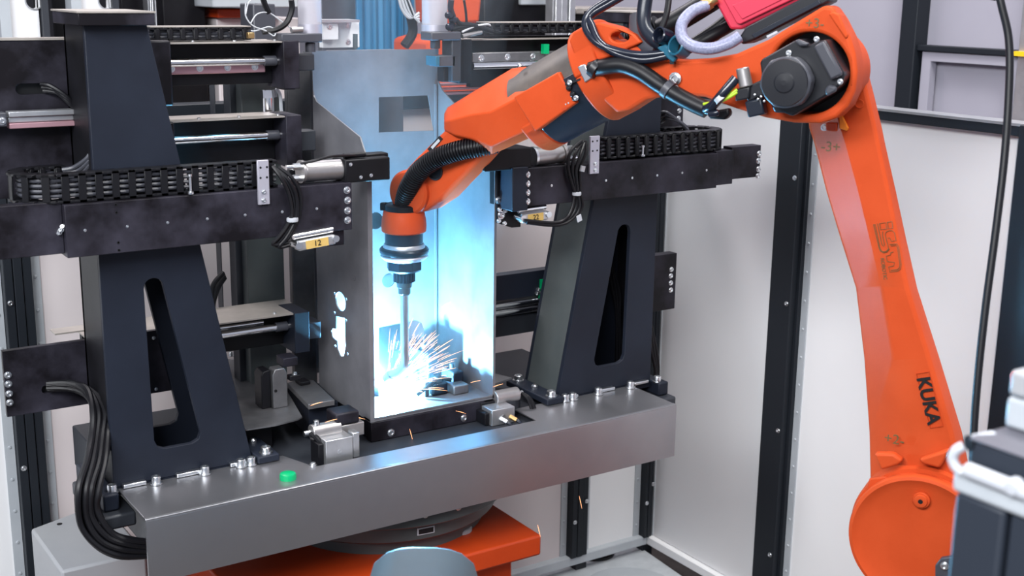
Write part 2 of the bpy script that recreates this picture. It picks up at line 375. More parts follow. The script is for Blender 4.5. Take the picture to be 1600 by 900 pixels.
MB().lathe(at(985, 925, Z=0.03), (0, 0, 1), [(0.14, 0), (0.14, 0.013), (0.13, 0.015), (0, 0.015)], 40).build('round_cover', 'rail', fp)

# ================================================================== BACKGROUND beyond the back fence
def bgbox(name, x0, y0, x1, y1, Y, dy, m, label, cat, zlow=None, bevel=0.004):
    a, b = pbox(x0, y0, x1, y1, Y, dy)
    if zlow is not None: a = (a[0], a[1], zlow)
    return tag(MB().box(a, b).build(name, m, None, bevel), label, cat)
def bgplate(x0, x1, hx, hy, hr, label):
    Y = 3.5; a, b = pbox(x0, -60, x1, 230, Y, 0.02); c = at(hx, hy, Y=Y)
    r = (at(hx+hr, hy, Y=Y)-c).length
    e = thing('machine_plate', (a[0], Y, 0), label, 'machine plate')
    MB().prism([V((a[0], Y, 0)), V((b[0], Y, 0)), V((b[0], Y, b[2])), V((a[0], Y, b[2]))], (0, 0.03, 0), [circ(c, EX, EZ, r)]).build('plate', 'panel', e, bevel=0.003)
    MB().prism(circ(c-EY*0.004, EX, EZ, r*1.12), (0, 0.004, 0), [circ(c-EY*0.004, EX, EZ, r*0.98)]).build('rim', 'alu', e)
    w = (b[0]-a[0])
    MB().box((a[0]-0.03, Y-0.02, 0), (a[0]-0.004, Y+0.04, b[2])).build('edge_profile', 'rail', e)
    MB().box((b[0]+0.004, Y-0.02, 0), (b[0]+0.02, Y+0.04, b[2])).build('edge_profile', 'darkgrey', e)
bgplate(10, 76, 53, 1, 13, 'pale steel machine plate with round hole, at the far left edge')
bgplate(122, 184, 166, 1, 12, 'pale steel machine plate with round hole, behind the capped pylon top')
def alu_profile(x0, x1, Y, label):
    a, b = pbox(x0, -80, x1, 200, Y, 0.05); e = thing('aluminium_profile', (a[0], Y, 0), label, 'profile')
    w = (b[0]-a[0]); 
    for k in range(3): MB().box((a[0]+w*(k/3)+0.002, Y-(0.006 if k != 1 else 0), 0), (a[0]+w*((k+1)/3)-0.002, Y+0.05, b[2])).build('rib', 'alu', e, bevel=0.002)
    MB().box((a[0], Y+0.01, 0), (b[0], Y+0.052, b[2])).build('core', 'alu', e)
alu_profile(228, 254, 3.6, 'upright aluminium profile just right of the pylon cap')
alu_profile(868, 894, 3.6, 'upright aluminium profile behind the right drag chain')
bgbox('control_box', 252, -30, 322, 45, 3.75, 0.3, 'black', 'black control box behind the upper left drag chain', 'control box', 0)
bgbox('machine_column', 315, -60, 338, 60, 3.9, 0.3, 'slate', 'slate grey machine column between black box and pale housing', 'machine column', 0)
bgbox('machine_housing', 330, -40, 470, 12, 3.6, 0.4, 'rail', 'pale grey horizontal machine housing at the top left', 'machine housing')
bgbox('machine_beam', 340, 14, 402, 28, 3.7, 0.2, 'orange_dark', 'brownish red beam below the pale machine housing', 'beam')
bgbox('machine_cabinet', 338, 28, 470, 120, 3.75, 0.3, 'panel_pink_lit', 'pale rose machine cabinet below the brownish red beam', 'cabinet', 0)
bgbox('column_box', 395, 6, 432, 60, 3.4, 0.1, 'motor_grey', 'grey upright box behind looped thin wires', 'box', 0)
bgbox('equipment_rack', 78, -40, 122, 62, 3.62, 0.3, 'black', 'dark equipment rack between the two pale machine plates', 'rack', 0)
bgbox('equipment_rack', 186, -40, 228, 40, 3.7, 0.3, 'black', 'dark equipment rack behind the pylon cap beside aluminium profile', 'rack', 0)
# blue welding curtain
cv = MB(); c0 = at(556, 0, Y=3.62); c1 = at(646, 0, Y=3.62); n = 60; fr = []; bk = []
for i in range(n+1):
    x = c0.x+(c1.x-c0.x)*i/n; y = 3.62+0.006*math.sin(i*0.9)+0.003*math.sin(i*2.3); fr.append(V((x, y, 0.6))); bk.append(V((x, y+0.004, 0.6)))
cv.prism(fr+bk[::-1], (0, 0, 1.6)); tag(cv.build('welding_curtain', 'curtain', None, 0, angle=80), 'deep blue welding curtain hanging behind the workpiece top', 'curtain')
bgbox('grey_haze_panel', 500, -60, 557, 100, 3.66, 0.03, 'motor_grey', 'grey panel standing in for haze left of the blue welding curtain', 'haze panel', 0)  # flat grey panel painted in place of haze
# rear robot, only its orange body and arm show
rr = thing('rear_robot', at(725, 150, Y=3.35), 'orange robot body in the background above the workpiece', 'robot')
a, b = pbox(694, -40, 752, 36, 3.35, 0.2); MB().prism([at(694, -40, Y=3.35), at(757, -40, Y=3.35), at(750, 36, Y=3.35), at(700, 38, Y=3.35)], (0, 0.2, 0)).build('arm', 'orange', rr, bevel=0.01)
MB().prism([at(668, 64, Y=3.3), at(700, 55, Y=3.3), at(765, 105, Y=3.3), at(765, 190, Y=3.3), at(668, 190, Y=3.3)], (0, 0.22, 0)).build('shoulder', 'orange', rr, bevel=0.012)
MB().box((at(640, 190, Y=3.3).x, 3.3, 0), (at(770, 190, Y=3.3).x, 3.5, at(700, 185, Y=3.3).z)).build('pedestal', 'orange', rr, bevel=0.01)
MB().tube([at(628, -10, Y=3.2), at(640, 20, Y=3.2), at(645, 50, Y=3.2), at(632, 72, Y=3.2)], 0.014, 10).build('hose', 'rubber', rr)
for k in range(4): MB().tube([at(622+4*k, -10, Y=3.19), at(628+5*k, 14, Y=3.19), at(640+3*k, 28, Y=3.19), at(655, 20+k*5, Y=3.19)], 0.004, 6).build('wire', 'white', rr)
bgbox('dark_cabinet', 757, -60, 868, 40, 3.8, 0.3, 'black', 'dark cabinet with pale top panel behind the right drag chain', 'cabinet', 0)
bgbox('dark_cabinet', 896, 18, 1010, 60, 3.7, 0.3, 'black', 'black machine cabinet behind the robot forearm yoke', 'cabinet', 0)
bgbox('pale_shelf', 900, 12, 1015, 22, 3.65, 0.35, 'beige', 'pale shelf edge above the black cabinet near the hose loop', 'shelf')
bgbox('panel_box', 815, -40, 862, 8, 3.78, 0.02, 'rail', 'pale blue grey panel on the dark cabinet top', 'panel')

# ================================================================== POSITIONER
ZT = 0.85
X0, X1, YR = 0.622, 1.878, 2.137                        # stainless front cover
base = thing('positioner_pedestal', (1.3, 2.45, 0), 'orange positioner base block under the turntable', 'machine base')
zb = 0.60
c_r, c_b = at(833, 832, Z=zb), at(775, 794, Z=zb)
MB().box((0.82, c_r.y-0.02, zb-0.05), (c_r.x+0.01, 2.85, zb)).build('top_slab', 'orange_dark', base, bevel=0.006)
MB().box((0.85, c_r.y+0.03, 0.12), (c_r.x-0.035, 2.82, zb-0.05)).build('body', 'orange_dark', base, bevel=0.006)
MB().box((0.84, c_r.y+0.02, 0.0), (c_r.x-0.02, 2.83, 0.12)).build('foot', 'rail', base, bevel=0.006)
MB().lathe(at(717, 828, Z=zb), (0, 0, 1), [(0.03, 0), (0.03, 0.006), (0.026, 0.009), (0, 0.009)], 28).build('cap', 'cabinet', base)
ring = thing('turntable', (1.27, 2.5, 0.6), 'dark steel turntable ring between orange base and stainless cover', 'turntable')
RC = (1.27, 2.47, zb)
MB().lathe(RC, (0, 0, 1), [(0.24, 0), (0.24, 0.03), (0.265, 0.035), (0.27, 0.04), (0.27, 0.078), (0.265, 0.082), (0, 0.082)], 72).build('lower_ring', 'pylon_side', ring)
MB().lathe((RC[0], RC[1], zb+0.082), (0, 0, 1), [(0.30, 0), (0.305, 0.004), (0.305, 0.045), (0.30, 0.05), (0, 0.05)], 72).build('upper_ring', 'pylon_side', ring)
for k in range(24):
    a = k*math.pi/12+0.1; bolt(ring, (RC[0]+0.305*math.cos(a), RC[1]+0.305*math.sin(a), zb+0.11), (math.cos(a), math.sin(a), 0), 0.005, 0.004)
lb = V((RC[0], RC[1], zb+0.058)); ldir = (at(680, 843, Z=zb+0.058)-lb); ldir.z = 0; ldir.normalize(); ls = V((-ldir.y, ldir.x, 0))
MB().obox(lb+ldir*0.2705, ls*0.020, (0, 0, 0.008), ldir*0.001).build('name_plate', 'silver_tag', ring)
MB().obox(lb+ldir*0.272, ls*0.017, (0, 0, 0.0055), ldir*0.0006).build('name_plate_face', 'ink', ring)

table = thing('positioner_table', (1.25, 2.45, 0.73), 'positioner table with folded stainless front cover and dark deck', 'machine table')
YP_ = 2.31
cx0, cx1, cy = at(493, 730, Z=ZT).x, at(835, 655, Z=ZT).x, 2.217
top = [V((X0, YR, ZT)), V((X1, YR, ZT)), V((X1, YP_-0.002, ZT)), V((cx1+0.0, YP_-0.002, ZT)), V((cx1, cy, ZT)), V((cx0, cy, ZT)), V((cx0-0.03, YP_-0.002, ZT)), V((X0, YP_-0.002, ZT))]
cover = MB()
t = 0.004
cover.prism(top, (0, 0, -t)); cv = cover.build('cover_top', 'brushed', table, bevel=0.0012)
# rounded fold and front face as one sheet
sec = []
rr_ = 0.006
prof = [(YR+0.012, ZT+0.0006), (YR+rr_, ZT+0.0006)]+[(YR+rr_-rr_*math.sin(a), ZT-rr_+rr_*math.cos(a)+0.0006) for a in [math.pi/2*i/6 for i in range(1, 7)]]+[(YR, 0.722), (YR+t, 0.722)]+[(YR+t, ZT-rr_), (YR+0.012, ZT-t*0.5)]
MB().loft([[V((x, p[0], p[1])) for p in prof] for x in (X0, X1)]).build('cover_front', 'brushed', table)
MB().box((X0+0.03, 2.22, 0.74), (X1-0.02, 2.76, 0.835)).build('deck', 'darkgrey', table, bevel=0.004)
MB().box((X0+0.10, 2.25, 0.733), (X1-0.10, 2.70, 0.74)).build('under_frame', 'black', table, bevel=0.004)
MB().box((cx0-0.005, cy-0.004, 0.78), (cx1+0.004, cy+0.001, ZT-0.0005)).build('cutout_lip', 'black', table)
tag(MB().lathe(at(450, 748, Z=ZT), (0, 0, 1), [(0.0165, 0), (0.0165, 0.008), (0.015, 0.0115), (0.011, 0.013), (0, 0.0135)], 32).build('green_cap', 'green'), 'round green plastic cap on the stainless cover', 'cap')
gp = MB().box((0, 0, 0), (0.001, 0.001, 0.001)); gp.bm.free()

# ---- pylons
YP = 2.31
def pylon(side, label):
    s = 1 if side == 'L' else -1
    cx = 1.2775
    mx = (lambda x: x) if s == 1 else (lambda x: 2*cx-x)
    e = thing('fixture_pylon', (mx(0.75), YP+0.06, ZT), label, 'pylon', None)
    ztop = 1.722
    out = [(0.615, ZT+0.002), (0.897, ZT+0.002), (0.727, ztop), (0.615, ztop)]
    def slot():
        # tapered slot: round at the top, radiused foot
        pts = []
        tc = (0.7135, 1.235); r = 0.019
        for i in range(9): a = math.pi*i/8; pts.append((tc[0]+r*math.cos(a), tc[1]+r*math.sin(a)))
        bl, br, zb_ = 0.6985, 0.792, 0.912
        pts += [(bl+0.0, zb_+0.02), (bl+0.006, zb_+0.006), (bl+0.02, zb_), (br-0.02, zb_), (br-0.006, zb_+0.006), (br-0.001, zb_+0.02)]
        return pts
    f3 = lambda L: [V((mx(x), YP, z)) for x, z in L]
    MB().prism(f3(out), (0, 0.012, 0), [f3(slot())]).build('front_plate', 'pylon', e, bevel=0.0012)
    # outer and inner side walls, rear plate with the same slot
    D = 0.13
    MB().prism([V((mx(0.615), YP+0.012, ZT+0.002)), V((mx(0.627), YP+0.012, ZT+0.002)), V((mx(0.627), YP+0.012, ztop)), V((mx(0.615), YP+0.012, ztop))], (0, D, 0)).build('outer_wall', 'black', e)
    dx = 0.012
    MB().prism([V((mx(0.897), YP+0.012, ZT+0.002)), V((mx(0.897-dx), YP+0.012, ZT+0.002)), V((mx(0.727-dx), YP+0.012, ztop)), V((mx(0.727), YP+0.012, ztop))], (0, D-0.012, 0)).build('inner_wall', 'pylon_side', e)
    MB().prism([V((mx(x), YP+D, z)) for x, z in out], (0, 0.012, 0), [[V((mx(x), YP+D, z)) for x, z in slot()]]).build('rear_plate', 'pylon', e, bevel=0.001)
    # base plate and its screws
    MB().box((mx(0.585), YP-0.035, ZT-0.03), (mx(0.615), YP+D+0.03, ZT+0.004)).build('base_flange', 'pylon', e, bevel=0.004)
    MB().box((mx(0.575), YP-0.055, ZT-0.06), (mx(0.64), YP+D+0.03, ZT-0.031)).build('base_foot', 'darkgrey', e, bevel=0.005)
    MB().box((mx(0.615), YP, ZT-0.0145), (mx(0.897), YP+D+0.012, ZT+0.0015)).build('base_plate', 'pylon', e)
    MB().box((mx(0.898), YP-0.028, ZT+0.0005), (mx(0.945), YP+D+0.02, ZT+0.016)).build('base_flange', 'pylon', e, bevel=0.003)
    for yy in (YP-0.010, YP+D): bolt(e, (mx(0.922), yy, ZT+0.016), EZ, 0.0105, 0.014)
    MB().lathe((mx(0.922), YP+0.06, ZT+0.016), EZ, [(0.008, 0), (0.008, 0.006), (0.005, 0.01), (0, 0.01)], 10).build('grease_nipple', 'zinc', e)
    for x in (0.607, 0.692, 0.79, 0.865, 0.887): bolt(e, (mx(x), YP-0.018, ZT+0.001), EZ, 0.009, 0.016)
    for xa, xb in ((0.63, 0.675), (0.735, 0.785), (0.845, 0.885)):
        MB().box((mx(xa), YP-0.014, ZT+0.001), (mx(xb), YP+0.0, ZT+0.009)).build('locating_key', 'zinc', e, bevel=0.002)
    # cap
    cap = [(0.582, YP-0.025), (0.735, YP-0.025), (0.735, YP+0.17), (0.582, YP+0.17)]
    MB().box((mx(0.60), YP-0.022, ztop), (mx(0.735), YP+0.155, ztop+0.022)).build('cap_plate', 'oxide', e, bevel=0.0015)
    MB().box((mx(0.598), YP-0.024, ztop+0.022), (mx(0.737), YP+0.157, ztop+0.025)).build('cap_cover', 'beige', e)
    return e
pL = pylon('L', 'blue grey A-shaped pylon with tapered slot on the left end of the table')
pR = pylon('R', 'blue grey A-shaped pylon with tapered slot on the right end of the table')

# ---- main beams across the pylons
YB = 2.262
def beam(name, label, rects, dots, bolts_, holes):
    e = None
    for i, (x0, z0, x1, z1, y0) in enumerate(rects):
        if e is None: e = thing(name, (x0, y0, z0), label, 'beam')
        MB().box((x0, y0, z0), (x1, YP-0.003, z1)).build('beam_plate', 'oxide', e, bevel=0.0012)
    for x, z, y in dots: bolt(e, (x, y, z), FRONT, 0.0021, 0.0012, 'dowel')
    for x, z, y in bolts_: bolt(e, (x, y, z), FRONT, 0.0056, 0.004)
    for x, z, y in holes: MB().lathe((x, y+0.0002, z), FRONT, [(0.0026, 0), (0.0026, 0.0008), (0.0016, 0.0008), (0.0014, 0.0002), (0, 0.0002)], 10).build('bore', 'ink', e)
    return e
bl = [(0.548, 1.319, 1.107, 1.414, YB), (0.32, 1.325, 0.5475, 1.418, YB+0.016)]
dotsL = [(at(x, y, Y=YB).x, at(x, y, Y=YB).z, YB) for x, y in ((133, 360), (199, 354), (262, 348), (324, 342), (383, 336), (441, 331), (495, 326))]
boltsL = [(at(x, y, Y=YB).x, at(x, y, Y=YB).z, YB) for x, y in ((542, 297), (543, 313), (543, 329), (543, 344))]
holesL = [(at(x, y, Y=YB).x, at(x, y, Y=YB).z, YB) for x, y in ((181, 320), (182, 332), (185, 379), (186, 391))]
beamL = beam('cross_beam', 'blackened steel cross beam on the left pylon, with row of bright dowels', bl, dotsL, boltsL, holesL)
zc = at(543, 366, Y=YB)
MB().box((1.06, YB+0.02, 1.285), (1.098, YP, 1.319)).build('stop_block', 'oxide', beamL, bevel=0.001)
MB().box((1.108, YB+0.01, 1.30), (1.135, YB+0.045, 1.40)).build('end_block', 'pylon', beamL, bevel=0.002) if False else None
br = [(1.532, 1.33, 2.083, 1.414, YB), (2.083, 1.335, 2.14, 1.418, YB+0.006), (2.14, 1.345, 2.236, 1.424, YB+0.012)]
dR = [(at(x, y, Y=YB).x, at(x, y, Y=YB).z, YB) for x, y in ((862, 290), (947, 282), (988, 278), (1027, 274), (1066, 270), (1104, 266))]
bR = [(at(x, y, Y=YB).x, at(x, y, Y=YB).z, YB) for x, y in ((824, 273), (824, 287), (824, 301), (824, 315))]+[(at(x, y, Y=YB+0.012).x, at(x, y, Y=YB+0.012).z, YB+0.012) for x, y in ((1186, 240), (1185, 251), (1185, 264), (1184, 275))]
beamR = beam('cross_beam', 'blackened steel cross beam on the right pylon, with row of bright dowels', br, dR, bR, [])

# slider head on the right, next to the workpiece
sh = thing('slider_head', at(800, 350, Y=YB+0.02), 'black slider head with bolts between workpiece and right beam', 'slider')
a, b = pbox(776, 262, 814, 355, YB+0.05, 0.03); MB().prism([at(776, 262, Y=YB+0.05), at(814, 262, Y=YB+0.05), at(814, 355, Y=YB+0.05), at(800, 356, Y=YB+0.05), at(776, 348, Y=YB+0.05)], (0, 0.03, 0)).build('bolt_plate', 'black', sh, bevel=0.002)
for x, y, r in ((790, 266, .006), (789, 289, .0065), (779, 313, .0065), (789, 317, .0065), (780, 327, .004), (789, 329, .004), (783, 336, .007), (779, 345, .004), (788, 349, .004)): bolt(sh, at(x, y, Y=YB+0.05), FRONT, r, 0.005)
MB().box((at(800, 300, Y=YB).x, YB-0.002, 1.322), (1.531, YB+0.05, 1.418)).build('blue_face', 'pylon', sh, bevel=0.002)

# ---- pneumatic clamp actuators on the beams
def actuator(label, blk, cyl0, cyl1, rod, Yc, tip):
    e = thing('clamp_actuator', at(blk[0], blk[3], Y=Yc), label, 'actuator')
    a, b = pbox(*blk, Yc, 0.06); MB().box(a, b).build('jaw_block', 'black', e, bevel=0.003)
    p0, p1 = at(*cyl0, Y=Yc+0.025), at(*cyl1, Y=Yc+0.025)
    MB().cyl(p0, p1, 0.0205, 28).build('cylinder', 'cylgrey', e, bevel=0.002)
    d = (p1-p0).normalized()
    MB().cyl(p1, p1+d*0.006, 0.023, 24).build('end_ring', 'cylgrey', e)
    for k in (-1, 1):
        q0 = p1+d*0.004+V((0, -0.008, k*0.011)); MB().cyl(q0, q0+d*0.02, 0.007, 8).build('fitting', 'zinc', e)
        MB().cyl(q0+d*0.02, q0+d*0.034, 0.005, 12).build('fitting_nut', 'chrome', e)
    MB().cyl(p0-d*0.002, p0+d*0.004, 0.0225, 24).build('front_ring', 'zinc', e)
    for x, y in tip: bolt(e, at(x, y, Y=Yc), FRONT, 0.0028, 0.0015)
    return e
aL = actuator('black jaw actuator with grey cylinder above left beam end, over the workpiece', (539, 250, 610, 281), (538, 264), (473, 268), None, YB+0.005, ((548, 257), (564, 277), (580, 274)))
MB().box(*pbox(572, 241, 607, 252, YB+0.03, 0.03)).build('jaw_top', 'black', aL, bevel=0.002)
MB().tube([at(560, 243, Y=YB+0.02), at(520, 244, Y=YB), at(495, 250, Y=YB), at(470, 256, Y=YB+0.02)], 0.003, 8).build('sensor_cable', 'rubber', aL)
MB().cyl(at(570, 241, Y=YB+0.02), at(537, 244, Y=YB+0.02), 0.0055, 14).build('sensor', 'rubber', aL)
aR = actuator('black jaw actuator with grey cylinder above right beam end, under the forearm', (757, 235, 831, 263), (832, 245), (876, 240), None, YB+0.005, ((760, 245),))
# ---- perforated brackets
def bracket(x0, y0, x1, y1, label, pts):
    e = thing('bracket_plate', at(x0, y1, Y=YB-0.004), label, 'bracket')
    MB().box(*pbox(x0, y0, x1, y1, YB-0.006, 0.006)).build('plate', 'alu_lilac', e, bevel=0.001)
    for i, (x, y) in enumerate(pts):
        if i < 4: MB().lathe(at(x, y, Y=YB-0.0058), FRONT, [(0.0022, 0), (0.0022, 0.0006), (0, 0.0006)], 10).build('hole', 'ink', e)
        else: bolt(e, at(x, y, Y=YB-0.006), FRONT, 0.0035, 0.003)
bracket(402, 251, 422, 319, 'pale perforated bracket on the left beam beside hanging cables', ((407, 262), (417, 261), (407, 278), (417, 277), (412, 300), (412, 313)))
bracket(923, 213, 936, 271, 'pale perforated bracket on the right beam beside hanging cables', ((926, 221), (933, 220), (926, 236), (933, 235), (930, 256), (930, 266)))
# upright pins on the beams
for x, y0, y1, lab in ((298, 272, 303, 'bright upright pin in front of the left drag chain'), (1004, 227, 244, 'bright upright pin in front of the right drag chain')):
    p = at(x, y1, Y=YB+0.003); hgt = at(x, y0, Y=YB+0.003).z-p.z
    tag(MB().lathe(p, EZ, [(0.006, 0), (0.006, 0.004), (0.0026, 0.005), (0.0026, hgt-0.006), (0.0045, hgt-0.004), (0.004, hgt), (0, hgt)], 12).build('locating_pin', 'zinc'), lab, 'pin')
# loose bolt heads where the two left beam plates meet
for i in range(3): bolt(beamL, at(93+i*3, 363-4*i, Y=YB+0.016), (-0.5, -1, 0.2*i), 0.0035, 0.010, 'adjusting_screw')

# ---- energy chains: links are parts
def link_mesh(L, H, W):
    mb = MB()
    mb.box((-L*0.5, -W/2, H/2-0.005), (L*0.5, W/2, H/2)); mb.box((-L*0.5, -W/2, -H/2), (L*0.5, W/2, -H/2+0.005))
    for y in (-W/2, W/2-0.004): mb.box((-L*0.20, y, -H/2), (L*0.24, y+0.004, H/2))
    mb.box((-L*0.12, -W/2-0.0015, -H/2+0.002), (L*0.16, -W/2, H/2-0.002))
    o = mb.build('chain_link', 'rubber', None, bevel=0.0008, seg=1); o.data.name = 'chain_link'
    return o
def chain(label, path, zc_, H, W, pitch, ncab=4, group=None, m=None):
    """drag chain standing on edge along a plan path"""
    P = [V((x, y, 0)) for x, y in path]; L = [0]
    for a, b in zip(P, P[1:]): L.append(L[-1]+(b-a).length)
    def pos(s):
        s = min(max(s, 0), L[-1])
        for i in range(len(P)-1):
            if s <= L[i+1]: break
        t = (s-L[i])/max(L[i+1]-L[i], 1e-6); return P[i].lerp(P[i+1], t), (P[i+1]-P[i]).normalized()
    e = thing('drag_chain', (P[0].x, P[0].y, zc_-H/2), label, 'drag chain')
    proto = link_mesh(pitch*1.04, H, W); n = int(L[-1]/pitch)
    for k in range(n):
        p, d = pos((k+0.5)*pitch); d = pos((k+0.9)*pitch)[0]-pos((k+0.1)*pitch)[0]
        o = proto if k == 0 else proto.copy()
        if k: COL.objects.link(o)
        o.location = (p.x, p.y, zc_); o.rotation_euler = (0, 0, math.atan2(d.y, d.x)); adopt(o, e)
    for i in range(ncab):
        z = zc_+(i-(ncab-1)/2)*(H*0.72/ncab)
        pts = [pos(s*L[-1]/24)[0]+V((0, -0.004, z)) for s in range(25)]
        MB().tube(pts, 0.0036, 6, smooth=2).build('cable', 'motor_grey', e)
    return e
def arc(cx, cy, r, a0, a1, n=9): return [(cx+r*math.cos(math.radians(a0+(a1-a0)*i/n)), cy+r*math.sin(math.radians(a0+(a1-a0)*i/n))) for i in range(n+1)]
xL = at(85, 290, Y=YB+0.03).x
zch = 1.415+0.026
chain('long black drag chain curling round at its left end on the left beam', [(at(428, 270, Y=YB+0.03).x, YB+0.028)]+[(xL, YB+0.028)]+arc(xL, YB+0.028+0.052, 0.052, 270, 90)[1:]+[(xL+0.05, YB+0.132)], zch, 0.052, 0.03, 0.0295)
xR = at(1118, 210, Y=YB+0.03).x
chain('black drag chain curling round at its right end on the right beam', [(at(938, 225, Y=YB+0.03).x, YB+0.03), (xR-0.02, YB+0.03)]+arc(xR-0.02, YB+0.03+0.045, 0.045, -90, 90)[1:]+[(xR-0.12, YB+0.12)], 1.417+0.026, 0.05, 0.03, 0.0275)

# ---- slide units behind the pylons: cover sheet, chrome rod, bolted guide rail, end plate
def slide(label, x0, x1, zt_, zb_, Y, rod_z, guide, end=True, cov=0.10, coverm='beige', endm='oxide', endw=0.035, under=None):
    """from X x0 to x1, between heights zb_ and zt_, front at Y; under gives the guide rail's height"""
    e = thing('slide_unit', (x0, Y, zb_), label, 'slide unit')
    xe = x1-endw if end == 'R' else x1; xs = x0+endw if end == 'L' else x0
    MB().box((xs, Y+0.06, zb_), (xe, Y+0.08, zt_)).build('back_plate', 'black', e, bevel=0.001)
    cs = MB(); cs.box((x0, Y+0.001, zt_), (x1, Y+cov, zt_+0.003)); cs.build('cover_sheet', coverm, e)
    for k in range(3): bolt(e, (x0+(x1-x0)*(0.25+0.3*k), Y+0.02, zt_+0.003), EZ, 0.0035, 0.003)
    MB().cyl((xs, Y+0.03, rod_z), (xe, Y+0.03, rod_z), 0.0085, 20).build('guide_rod', 'chrome', e)
    if end:
        s = -1 if end == 'R' else 1; xc = xe if end == 'R' else xs
        MB().cyl((xc+s*0.03, Y+0.03, rod_z), (xc+s*0.004, Y+0.03, rod_z), 0.0105, 16).build('rod_collar', 'motor_grey', e)
        MB().box((min(xc, xc-s*endw), Y-0.004, zb_-0.008), (max(xc, xc-s*endw), Y+0.085, zt_+0.004)).build('end_plate', endm, e, bevel=0.0015)
    if under is not None:
        MB().box((xs, Y+0.045, under-0.009), (xe-0.02 if end == 'R' else xe, Y+0.06, under+0.009)).build('guide_rail', guide, e, bevel=0.002)
        n = max(2, int((xe-xs)/0.055))
        for k in range(n): bolt(e, (xs+(k+0.6)*(xe-xs-0.02)/n, Y+0.045, under+0.003), FRONT, 0.0055, 0.002)
    return e
YS = 2.47
zx = lambda x, y, Y=YS: (at(x, y, Y=Y).x, at(x, y, Y=Y).z)
M['rose_reflect_rail'] = mat('rail_rose_reflection', (0.52, 0.30, 0.34, 1), rough=0.35, metal=0.5)  # steel rail with a reddish reflection put into the base colour
u1 = slide('upper left slide unit with chrome rod and rail tinted by a painted rose reflection under drag chain', zx(250, 70)[0], zx(466, 70)[0], zx(350, 68)[1], zx(350, 136)[1], YS, zx(350, 98)[1]-0.0, 'rose_reflect_rail', 'R', under=zx(340, 109)[1]-0.002)
MB().box((zx(228, 70)[0], YS-0.012, zx(268, 165)[1]), (zx(264, 70)[0], YS+0.06, zx(240, 63)[1])).build('carriage', 'oxide', u1, bevel=0.004)
for y in (70, 85, 115, 148): bolt(u1, (zx(264, 70)[0], YS+0.01, zx(268, y)[1]), EX, 0.005, 0.004)
u2 = slide('second left slide unit with pale cover and chrome rod, behind the pylon', zx(262, 190)[0], zx(470, 190)[0], zx(350, 188)[1], zx(350, 262)[1], YS, zx(350, 218)[1], 'sheet', 'R')
MB().box((zx(255, 190)[0], YS-0.010, zx(275, 250)[1]), (zx(270, 190)[0], YS+0.05, zx(275, 190)[1])).build('carriage', 'oxide', u2, bevel=0.003)
u3 = slide('lower left slide unit with wide pale cover and chrome rod beside workpiece', zx(140, 520)[0], zx(482, 490)[0], zx(400, 500)[1], zx(400, 556)[1], YS, zx(400, 522)[1], 'sheet', 'R', cov=0.13, endm='pylon')
MB().cyl((zx(340, 530)[0], YS+0.05, zx(400, 515)[1]), (zx(425, 530)[0], YS+0.05, zx(400, 515)[1]), 0.006, 14).build('second_rod', 'chrome', u3)
a, b = pbox(478, 505, 502, 528, YS+0.02, 0.05); MB().box(a, b).build('push_block', 'darkgrey', u3, bevel=0.002)
a, b = pbox(463, 85, 492, 110, YS+0.02, 0.04); MB().box(a, b).build('push_block', 'darkgrey', u1, bevel=0.002)
a, b = pbox(466, 205, 494, 235, YS+0.02, 0.04); MB().box(a, b).build('push_block', 'darkgrey', u2, bevel=0.002)
for n_ in ():
    pass
# left ends of the slides, outside the pylon
sp = thing('slide_back_plate', zx(0, 290, 2.458)+(0,), 'big blackened plate with cable slot left of the pylon, upper', 'steel plate'); sp.location = (zx(0, 290, 2.458)[0], 2.44, zx(0, 290, 2.458)[1])
def slot_poly(cx, cz, w, h, Y):
    pts = []
    for s, a0 in ((1, -90), (-1, 90)):
        for i in range(7): a = math.radians(a0+180*i/6); pts.append(V((cx+s*(w/2-h/2)+h/2*math.cos(a), Y, cz+h/2*math.sin(a))))
    return pts
def slotted(e, x0, y0, x1, y1, Y, sx, sy, w, h, th=0.012):
    a, b = pbox(x0, y0, x1, y1, Y, th); c = at(sx, sy, Y=Y)
    MB().prism([V((a[0], Y, a[2])), V((b[0], Y, a[2])), V((b[0], Y, b[2])), V((a[0], Y, b[2]))], (0, th, 0), [slot_poly(c.x, c.z, w, h, Y)]).build('plate', 'oxide', e, bevel=0.001)
slotted(sp, -60, 62, 150, 178, 2.458, 52, 139, 0.062, 0.02)
a, b = pbox(-60, 60, 110, 62, 2.458, 0.02); MB().box((a[0], 2.456, a[2]), (b[0], 2.478, b[2])).build('edge_strip', 'beige', sp)
a, b = pbox(-60, 197, 150, 300, 2.458, 0.012); MB().box(a, b).build('plate', 'oxide', sp, bevel=0.001)
a, b = pbox(12, 174, 122, 196, 2.425, 0.03)
al = thing('guide_rail', a, 'short aluminium guide rail left of the pylon, with end block', 'guide rail')
for k in range(3):
    zz = b[2]+(a[2]-b[2])*k/3; MB().box((a[0], 2.425-(0.006 if k != 1 else 0), b[2]+(a[2]-b[2])*(k+1)/3), (b[0], 2.445, zz-0.0008)).build('rail_rib', 'alu' if k < 2 else 'rose_reflect_rail', al, bevel=0.0012)
MB().box(*pbox(-40, 178, 12, 198, 2.415, 0.03)).build('end_block', 'motor_grey', al, bevel=0.002); bolt(al, at(3, 189, Y=2.415), FRONT, 0.0055, 0.004)
